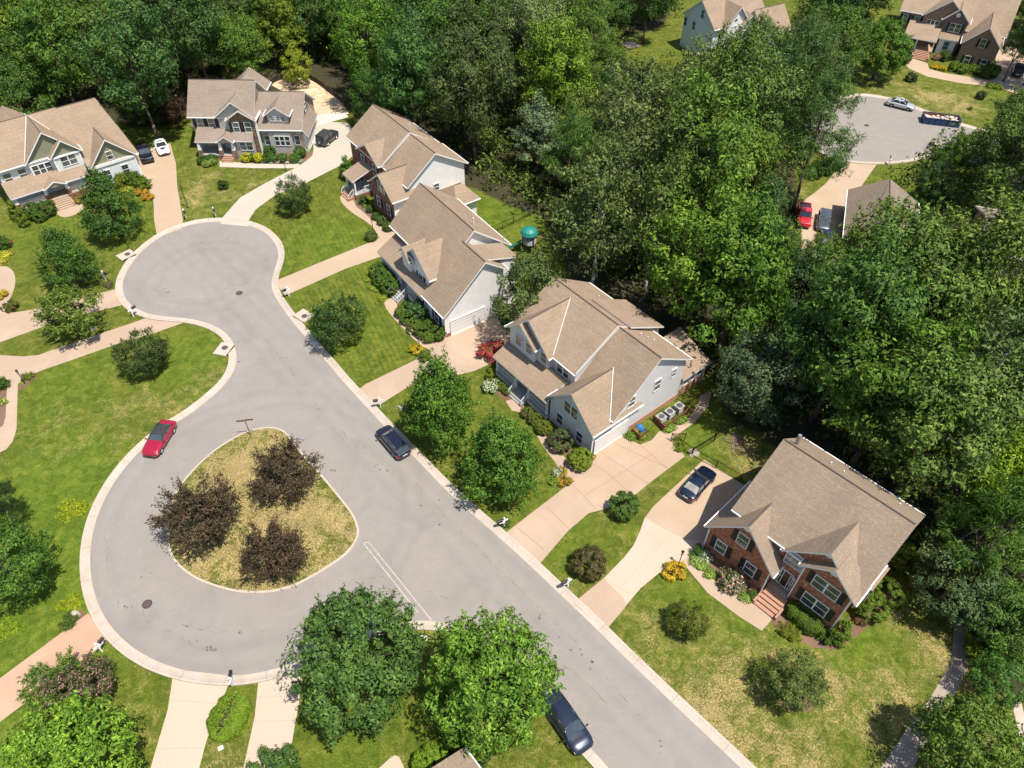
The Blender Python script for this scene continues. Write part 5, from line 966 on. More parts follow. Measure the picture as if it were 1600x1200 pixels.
ac((1033.5, 651), 'air conditioner unit nearest the driveway in the wooden enclosure'); ac((1046.6, 643), 'middle one of the three air conditioner units'); ac((1061.5, 634), 'air conditioner unit farthest from the driveway')
def board_wall(pts, h, label, name='wooden_screen', cat='wooden screen'):
    P = [at(p[0], p[1], 0) for p in pts]; o = P[0]; t = thing(name, label, cat, o)
    for a, c in zip(P[:-1], P[1:]):
        a = a-o; c = c-o; L = np.linalg.norm(c-a); d = (c-a)/L; nr = np.array([-d[1], d[0], 0])*.03; b = MB(); n = int(h/.16)
        for k in range(n): z0, z1 = k*h/n, (k+1)*h/n-.012; b.prism([a-nr+[0, 0, z0], c-nr+[0, 0, z0], c+nr+[0, 0, z0], a+nr+[0, 0, z0]], [a-nr+[0, 0, z1], c-nr+[0, 0, z1], c+nr+[0, 0, z1], a+nr+[0, 0, z1]])
        b.build('board_panel', WOODDK, t); p_ = MB(); p_.box(a[0]-.06, a[0]+.06, a[1]-.06, a[1]+.06, 0, h+.06); p_.build('post', WOODDK, t)
    q = P[-1]-o; p_ = MB(); p_.box(q[0]-.06, q[0]+.06, q[1]-.06, q[1]+.06, 0, h+.06); p_.build('post', WOODDK, t)
board_wall([(1020, 657), (1036, 674), (1078, 644)], .9, 'brown board screen enclosing the three air conditioner units'); board_wall([(989, 679), (999, 688), (1009, 680)], .8, 'small brown corner screen holding the blue bag')
def lump(name, label, cat, px, rx, ry, rz_, m, seed=0, z=0, amp=.12, z0=None):
    r = np.random.RandomState(seed); c = at(*px); b = MB(); n, k = 14, 7; ph = r.rand(6)*6
    rows = []
    for i in range(k+1):
        th = math.pi/2*i/k
        for j in range(n): a = 2*math.pi*j/n; d = 1+amp*(math.sin(2*a+ph[0]+th*3)+math.sin(3*a+ph[1])+.7*math.sin(5*a+ph[2]+th*4)); b.v.append((rx*math.cos(a)*math.cos(th)*d, ry*math.sin(a)*math.cos(th)*d, rz_*math.sin(th)*(1+amp*math.sin(a*2+ph[3])*math.cos(th))))
    for i in range(k):
        for j in range(n): b.f.append((i*n+j, i*n+(j+1) % n, (i+1)*n+(j+1) % n, (i+1)*n+j)); b.m.append(0)
    o = b.build(name, m, loc=(c[0], c[1], z0 if z0 is not None else z), smooth=True); return tag(o, label, cat)
lump('blue_bag', 'bright blue covered bag in the small corner screen', 'bag', (999, 671), .55, .45, .75, BLUE, 3)
for i, (px, s_) in enumerate((((1083, 706), .5), ((1088, 709), .4), ((1082, 711), .35))): lump('boulder', ('largest pale boulder at the fence corner', 'middle-sized pale boulder at the fence corner', 'smallest pale boulder at the fence corner')[i], 'boulder', px, s_, s_*.8, s_*.8, ROCK, 7+i); bpy.context.scene.collection.objects[-1]['group'] = 'boulders at the fence corner'
lump('boulder', 'tan boulder in the small bed above the orange driveway', 'boulder', (117, 960), .45, .35, .35, ROCK, 22)
for i, (px, s_) in enumerate((((412, 254), .35), ((424, 254), .45), ((436, 253), .4), ((449, 254), .35), ((459, 254), .45))): o = lump('boulder', f'{("first", "second", "third", "fourth", "fifth")[i]} pale stone from the left along the stone house bed', 'boulder', px, s_, s_*.7, s_*.6, ROCK, 30+i); o['group'] = 'pale stones edging the bed'
def bucket_stand():
    c = at(662, 1012); t = thing('tripod_stand', 'dark three-legged stand between the two big trees at the bottom kerb', 'stand', (c[0], c[1], 0)); b = MB(); top = (.1, .3, 1.9)
    for a in (20, 140, 260): b.bar((1.1*math.cos(rad(a))+.1, 1.1*math.sin(rad(a))+.3, 0), top, .045, 0, 6)
    b.build('leg_frame', IRON, t); c2 = at(662, 998, .4); t2 = thing('bucket', 'white open bucket beside the dark three-legged stand', 'bucket', (c2[0], c2[1], 0)); b = MB(); n = 14
    for k in range(n): a0, a1 = 2*math.pi*k/n, 2*math.pi*(k+1)/n; b.poly([(.22*math.cos(a0), .22*math.sin(a0), 0), (.22*math.cos(a1), .22*math.sin(a1), 0), (.3*math.cos(a1), .3*math.sin(a1), .45), (.3*math.cos(a0), .3*math.sin(a0), .45)]); b.bar((.3*math.cos(a0), .3*math.sin(a0), .45), (.3*math.cos(a1), .3*math.sin(a1), .45), .03, 0, 5)
    b.build('shell', WHITE, t2)
bucket_stand()
def small_box(px, w_, h_, label, m, cat='utility box', name='utility_box'):
    c = at(*px); b = MB(); b.prism([(-w_, -w_*.7, 0), (w_, -w_*.7, 0), (w_, w_*.7, 0), (-w_, w_*.7, 0)], [(-w_*.85, -w_*.55, h_), (w_*.85, -w_*.55, h_), (w_*.85, w_*.55, h_), (-w_*.85, w_*.55, h_)]); b.box(-w_*.9, w_*.9, -w_*.6, w_*.6, h_, h_+.03)
    tag(b.build(name, m, loc=(c[0], c[1], 0), rz=.5), label, cat)
small_box((146, 516), .3, .3, 'small pale utility box on the grass between the left driveways', RIM); small_box((629, 638), .4, .35, 'pale blue utility box in the shade of the left street tree', RIM); small_box((898, 880), .3, .5, 'pale utility box left of the reddish bush on the strip', RIM); small_box((345, 1169), .2, .1, 'small white meter lid below the long clipped shrub', WHITE)
def pot(px, r_, label, z=0):
    c = at(px[0], px[1], z); t = thing('flower_pot', label, 'flower pot', (c[0], c[1], z)); b = MB(); b.cyl(0, 0, 0, .35, r_*.7, 0, 12, r_); b.cyl(0, 0, .3, .37, r_*1.08, 0, 12); b.build('pot', TERRA if 'urn' not in label else CURB, t); return t
POTS = [pot((926, 717), .22, 'stone urn of flowers at the garage corner of the grey house'), pot((992, 676), .22, 'terracotta pot beside the grey house garage door')]
def sandbox():
    c = at(985, 71); t = thing('sandbox', 'pale square sandbox on the lawn left of the hidden white house', 'sandbox', c, rad(30)); b = MB()
    for x0, x1, y0, y1 in ((-1.6, 1.6, -1.6, -1.45), (-1.6, 1.6, 1.45, 1.6), (-1.6, -1.45, -1.45, 1.45), (1.45, 1.6, -1.45, 1.45)): b.box(x0, x1, y0, y1, 0, .2)
    b.build('board_frame', WOOD, t); b = MB(); b.box(-1.45, 1.45, -1.45, 1.45, 0, .12); b.build('sand', plain('sand', (.55, .46, .35), .95), t)
sandbox()
def woodpile():
    c = at(1150, 693); t = thing('brush_pile', 'pinkish brush pile in the shaded yard behind the black fence', 'brush pile', c); r = random.Random(3); b = MB()
    for _ in range(90): x, y, a = r.gauss(0, .45), r.gauss(0, .7), r.uniform(0, 6.28); l_ = r.uniform(.3, .8); z = max(.04, .5-abs(x)*.4-abs(y)*.3)*r.random(); b.bar((x, y, z), (x+l_*math.cos(a), y+l_*math.sin(a), z+r.uniform(-.02, .25)), .02, 0, 4)
    b.build('sticks', plain('dry_sticks', (.3, .2, .17), .9), t)['kind'] = 'stuff'
woodpile()
# ------------------------------------------------------------------ foliage: leaf-sized faces on limb clumps
def unit(v): return v/np.maximum(1e-9, np.linalg.norm(v, axis=-1, keepdims=True))
def crown(name, seed, asp, prof, nl, lr, per, leaf, m, shoots=0, slen=.3, up=.5, low=-.55, slim=.42, inner=.15, jit=.14, low_r=.3):
    r = np.random.RandomState(seed); C = []
    while len(C) < nl:
        z = r.uniform(-.85, .98); a = r.uniform(0, 2*math.pi)
        if prof == 'round': pr = math.sqrt(max(0, 1-z*z))
        elif prof == 'cone': pr = 1.05*((1-z)/2)**.62*min(1, (z+1.05)/.35)
        elif prof == 'oval': pr = (max(0, 1-abs(z)**2.4))**.6
        elif prof == 'flat': pr = math.sqrt(max(0, 1-abs(z)**1.6))
        if r.rand() > (pr+.12 if prof == 'cone' else max(pr, .8)): continue
        k = r.uniform(.25, .6) if r.rand() < inner else r.uniform(1-jit*2, 1.0+jit*.35)
        rr = max(0, pr-lr*.55)*k; C.append((rr*math.cos(a), rr*math.sin(a), z*(1-lr*.4)*asp*(k if abs(z) > .5 else 1)))
    C = np.array(C); LR = lr*r.uniform(.6, 1.3, nl); n = nl*per
    li = np.repeat(np.arange(nl), per); d = unit(r.normal(size=(n, 3))); o = unit(C/np.array([1, 1, asp])); oo = o[li]
    keep = (d*unit(oo+np.array([0, 0, up*.5]))).sum(1) > -.45; li, d, oo = li[keep], d[keep], oo[keep]; n = len(li)
    rad_ = LR[li]*r.uniform(.62, 1.06, n)**.6; rad_ *= 1+.3*np.sin(d[:, 0]*7+li)*np.sin(d[:, 1]*6+li*2)
    P = C[li]+d*rad_[:, None]*np.array([1, 1, .7]); N = unit(d*1.15+oo*.35+np.array([0, 0, up*.9])+r.normal(size=(n, 3))*.38)
    if shoots:
        si = r.randint(0, nl, shoots); sd_ = unit(o[si]*.9+np.array([0, 0, up])+r.normal(size=(shoots, 3))*.35); st = C[si]+sd_*LR[si][:, None]*.6
        k = 16; tt = np.linspace(.0, 1, k); SP = (st[:, None, :]+sd_[:, None, :]*(tt[None, :, None]*slen*r.uniform(.5, 1.25, (shoots, 1, 1)))).reshape(-1, 3)
        SP = SP+r.normal(size=SP.shape)*leaf*.55; SN = unit(r.normal(size=SP.shape)+np.array([0, 0, .4])); P = np.concatenate([P, SP]); N = np.concatenate([N, SN])
    kz = P[:, 2] > low*asp; P, N = P[kz], N[kz]; n = len(P)
    T = unit(np.cross(N, unit(r.normal(size=(n, 3))))); B = np.cross(N, T); s_ = leaf*r.uniform(.6, 1.25, n)[:, None]; fold = N*s_*.18
    V = np.stack([P-T*s_, P-B*s_*slim+fold, P+T*s_, P+B*s_*slim+fold], 1).reshape(-1, 3); F = np.arange(n*4).reshape(-1, 4)
    me = bpy.data.meshes.new(name); np_mesh(me, V, F); me.materials.append(m); return me, C
def trunk(name, C, asp, base, m, r0=.05, limbs=9, seed=0, rise=.55):
    """tapered trunk from z=-base up into the crown, with limbs to clump centres"""
    r = random.Random(seed); b = MB(); x = y = 0.; z = -base; pts = [(0, 0, z)]; topz = asp*rise
    k = 6
    for i in range(1, k+1): x += r.uniform(-.03, .03); y += r.uniform(-.03, .03); pts.append((x, y, -base+(topz+base)*i/k))
    for i in range(k): b.bar(pts[i], pts[i+1], r0*(1-.13*i)*(1.35 if i == 0 else 1), 0, 7, r0*(1-.13*(i+1)))
    cs = sorted(list(C), key=lambda c: -np.linalg.norm(c[:2]))[:limbs*2]; r.shuffle(cs)
    for c in cs[:limbs]:
        t = r.uniform(.35, .9); j = int(t*k); p = np.array(pts[j]); c = np.array(c); mid = (p*.5+c*.5)+np.array([0, 0, .05]); w_ = r0*(.5-.25*t)
        if c[2] < p[2]-.1: mid[2] = p[2]
        b.bar(p, mid, w_, 0, 5, w_*.65); b.bar(mid, c*.96, w_*.65, 0, 5, w_*.2)
    return b.build(name, m, link=False, uv=False, smooth=True)
PROTO = {}
def proto(key, ratio, asp, seed, prof, nl, lr, per, leaf, m=LEAF, bark=BARK, r0=.05, limbs=9, **k):
    cm, C = crown('crown', seed, asp, prof, nl, lr, per, leaf, m, **k)
    tm = trunk('trunk', C, asp, ratio, bark, r0, limbs, seed) if ratio else None
    PROTO[key] = (ratio, cm, tm, asp)
for i in range(3): proto(f'lawn{i}', 1.2, 1.1, 10+i, 'round', 80, .22, 200, .037, shoots=110, slen=.2, low=-.75)
for i in range(2): proto(f'pear{i}', 1.25, 1.1, 20+i, 'cone', 120, .2, 170, .036, shoots=150, slen=.22, low=-.8)
proto('dense', 1.05, .95, 31, 'round', 100, .2, 130, .04, shoots=120, slen=.16, low=-.8)
for i in range(2): proto(f'street{i}', 1.15, 1.0, 33+i, 'round', 170, .165, 150, .036, shoots=190, slen=.16, low=-.75)
for i in range(7): proto(f'wood{i}', 1.95+.12*(i % 3), 1.3+.12*(i % 3), 40+i, ('round', 'oval', 'round', 'cone')[i % 4], 84+6*(i % 3), .22+.02*(i % 3), 200, .039, shoots=160, slen=.26, low=-.7, jit=.22, r0=.04)
for i in range(2): proto(f'airy{i}', 1.9, 1.3, 60+i, 'oval', 62, .22, 105, .04, shoots=260, slen=.36, low=-.8, jit=.28, r0=.035, limbs=16, bark=BARKP, inner=.3)
for i in range(2): proto(f'pine{i}', 2.1, 1.45, 70+i, 'cone', 90, .17, 130, .06, shoots=260, slen=.2, slim=.13, m=LEAFF, r0=.04, limbs=18, jit=.2)
for i in range(3): proto(f'plum{i}', 1.0, .72, 80+i, 'flat', 74, .2, 120, .043, m=LEAFP, shoots=520, slen=.36, up=.42, slim=.36, low=-.85, jit=.2, limbs=14, inner=.3)
proto('myrtle', .85, .62, 85, 'flat', 60, .2, 110, .045, shoots=260, slen=.22, low=-.9, limbs=12, m=LEAF); proto('myrtle_bloom', .85, .7, 86, 'flat', 70, .18, 130, .042, shoots=260, slen=.22, low=-.95, limbs=12, m=FL_MAUVE)
proto('ball', .78, .84, 90, 'round', 110, .16, 150, .05, m=LEAFF, shoots=0, low=-1, inner=.0, jit=.03, r0=.06, limbs=5)
proto('ball2', .78, .9, 91, 'round', 90, .18, 150, .055, m=LEAFF, shoots=30, slen=.08, low=-1, inner=.0, jit=.06, r0=.06, limbs=5)
for i in range(2): proto(f'bush{i}', .62, .75, 92+i, 'round', 42, .27, 150, .075, shoots=70, slen=.25, low=-.9, r0=.05, limbs=6)
proto('cone_shrub', 1.3, 1.6, 95, 'cone', 60, .24, 110, .07, m=LEAFF, shoots=20, slen=.1, low=-.97, inner=0, r0=.06, limbs=4)
for k_, m_ in (('pink', FL_PINK), ('red', FL_RED), ('white', FL_WHITE), ('yellow', FL_YELLOW), ('orange', FL_ORANGE)): proto('fl_'+k_, .5, .6, 96+len(k_), 'round', 30, .3, 110, .09, m=m_, shoots=50, slen=.25, low=-.95, r0=.04, limbs=5)
proto('spiky', .25, .55, 110, 'flat', 26, .3, 60, .12, shoots=110, slen=.35, slim=.14, up=.9, low=-.6, r0=.03, limbs=3)
proto('hosta', .25, .4, 112, 'flat', 20, .4, 50, .16, shoots=0, up=.7, low=-.6, slim=.5, r0=.03, limbs=3)
def plant(key, px, rpx=None, R=None, color=(.06, .09, .02), label=None, cat='tree', name='tree', group=None, pos=None, sq=1., rot=None, tall=1.):
    ratio, cm, tm, asp = PROTO[key]; rs = random.Random(hash((round(px[0]), round(px[1]))) if pos is None else int(pos[0]*37+pos[1]*11))
    if pos is None:
        if R is None: R = rpx*depth(px[0], px[1], 2)/FPX; R = rpx*depth(px[0], px[1], ratio*R)/FPX
        c = at(px[0], px[1], ratio*R*tall)
    else: c = pos
    if key[:4] != 'plum': color = (color[0]*1.17, color[1]*1.3, color[2]*1.0)
    t = thing(name, label, cat, (c[0], c[1], 0), rs.uniform(0, 6.28) if rot is None else rot, group, 1.); t.scale = (R, R*sq, R*tall)
    a = put('crown' if cat == 'tree' else 'foliage', cm, t, (0, 0, ratio), color=color)
    if tm: b = put('trunk' if cat == 'tree' else 'stem', tm, t, (0, 0, ratio))
    return t
DKG = (.038, .068, .018); MID = (.06, .105, .02); LIME = (.115, .17, .022); BRT = (.085, .14, .02); OLV = (.095, .115, .035); YEL = (.15, .17, .02); GRY = (.075, .105, .055); PLUM = (.078, .058, .038)
# trees that stand by themselves
plant('pear0', (166, 314), 51, color=(.05, .09, .022), label='dark green pyramidal tree in front of the sage-gabled house porch', name='pear_tree')
plant('pear1', (96, 398), 48, color=(.055, .1, .022), label='dark green pyramidal tree between the left driveway and the sage-gabled house lawn', name='pear_tree')
plant('myrtle', (111, 488), 50, color=(.1, .13, .03), label='low spreading yellow-green tree across the upper left driveway', name='crape_myrtle')
plant('dense', (220, 549), 39, color=(.042, .06, .022), label='dark bushy tree beside the middle left driveway', name='small_tree')
plant('lawn0', (458, 303), 28, color=(.05, .075, .025), label='small dark tree on the lawn beside the stone house driveway', name='small_tree')
plant('dense', (527, 500), 45, color=(.04, .07, .022), label='dark round tree on the lawn in front of the white porch house', name='small_tree')
plant('pear1', (684, 619), 66, tall=1.22, color=(.07, .125, .022), label='bright green street tree behind the black wagon', name='maple_tree', group='pair of maples before the grey house')
plant('pear0', (781, 706), 76, color=(.065, .12, .022), label='larger street tree in front of the grey house walk', name='maple_tree', group='pair of maples before the grey house')
plant('street0', (553, 1030), 104, color=(.058, .1, .03), label='big dark green tree at the bottom kerb beside the pale driveways', name='elm_tree')
plant('street1', (763, 1064), 102, tall=1.2, color=(.098, .165, .028), label='big lime green tree at the bottom, left of the dark blue sedan', name='maple_tree')
plant('street1', (108, 1192), 100, color=(.12, .19, .028), label='bright lime tree in the bottom left corner', name='maple_tree')
plant('myrtle', (82, 1068), 46, color=(.085, .125, .03), label='green half of the shrubby clump beside the orange driveway', name='crape_myrtle'); plant('myrtle_bloom', (124, 1082), 56, color=(.05, .06, .025), label='mauve blooming crape myrtle beside the orange driveway mailbox', name='crape_myrtle')
plant('lawn1', (8, 882), 68, color=(.06, .11, .022), label='green tree at the left edge above the orange driveway', name='maple_tree'); plant('pine0', (-14, 775), 42, color=(.03, .05, .018), label='dark conifer at the left edge beyond the bright lawn', name='conifer')
plant('plum0', (305, 803), 57, color=PLUM, label='largest purple plum tree at the left side of the island', name='plum_tree', group='purple plum trees on the island')
plant('plum1', (443, 736), 49, color=PLUM, label='purple plum tree at the top right of the island', name='plum_tree', group='purple plum trees on the island'); plant('plum2', (425, 860), 49, color=(.08, .056, .038), label='purple plum tree at the lower middle of the island', name='plum_tree', group='purple plum trees on the island')
plant('lawn2', (829, 468), 58, color=(.075, .1, .04), label='tall olive tree between the white house and the grey house', name='river_birch', tall=1.25)
plant('dense', (1076, 968), 31, color=(.075, .085, .018), label='dark glossy magnolia on the lawn below the brick house walk', name='magnolia')
plant('lawn0', (1243, 1062), 47, color=(.085, .105, .035), label='loose light olive tree with mulch ring on the brick house lawn', name='small_tree')
plant('street0', (1518, 1178), 84, color=(.085, .125, .025), label='olive green tree beside the path in the bottom right corner', name='holly_tree')
plant('lawn1', (1493, 908), 66, color=GRY, label='grey-green tree overhanging the lawn right of the brick house', name='oak_tree')
plant('lawn2', (1560, 1062), 42, color=(.06, .12, .03), label='green bushy tree right of the path bend', name='small_tree'); plant('bush1', (1536, 1018), 30, color=(.11, .14, .02), label='yellow-green shrub at the right edge of the path', name='shrub', cat='shrub')
plant('dense', (272, 172), 23, color=(.07, .032, .03), label='dark purple smoke tree at the edge of the wood, left of the stone house', name='smoke_tree')
plant('lawn2', (461, 105), 25, color=(.2, .22, .03), label='small yellow-green tree behind the bare clay yard', name='small_tree')
plant('street0', (1381, 76), 42, color=(.07, .125, .02), label='dense bright green tree left of the brown brick house', name='maple_tree')
plant('ball2', (920, 880), 28, color=(.075, .06, .03), label='reddish green bush on the strip near the mailbox', cat='shrub', name='bush'); plant('ball2', (975, 790), 24, color=(.06, .1, .025), label='round green bush on the strip between the right-hand driveways', cat='shrub', name='bush')
plant('bush0', (348, 289), 9, color=(.04, .06, .02), label='tiny dark tree alone on the stone house lawn', name='young_tree'); plant('bush1', (1424, 121), 9, color=(.04, .06, .03), label='small dark conifer on the far lawn near the curved walk', name='young_tree'); plant('bush1', (1533, 149), 8, color=(.04, .06, .03), label='small dark conifer on the far lawn near its right end', name='young_tree')
def ground_cover(px, rr, col, label):
    c = at(*px); r = np.random.RandomState(int(px[0])); n = 1600; a = r.uniform(0, 6.28, n); q = np.sqrt(r.rand(n))*rr*(1+.25*np.sin(3*a+px[0])+.15*np.sin(7*a)); P = np.stack([q*np.cos(a), q*np.sin(a)*.8, .03+.1*r.rand(n)], 1)
    N = unit(r.normal(size=(n, 3))*.5+np.array([0, 0, 1.])); T = unit(np.cross(N, unit(r.normal(size=(n, 3))))); B = np.cross(N, T); s_ = .09*r.uniform(.6, 1.3, n)[:, None]; me = bpy.data.meshes.new('ground_cover')
    np_mesh(me, np.stack([P-T*s_, P-B*s_*.5, P+T*s_, P+B*s_*.5], 1).reshape(-1, 3), np.arange(n*4).reshape(-1, 4)); me.materials.append(LEAFF); tag(put('ground_cover', me, None, (c[0], c[1], 0), color=col), label, 'ground cover', kind='stuff')
ground_cover((114, 797), 1.5, (.2, .25, .012), 'bright yellow-green patch of ground cover on the left lawn'); ground_cover((110, 943), 1.0, (.18, .23, .012), 'yellow-green ground cover above the orange driveway bed'); ground_cover((14, 985), 1.1, (.15, .22, .015), 'yellow-green ground cover beside the orange driveway at the left edge')
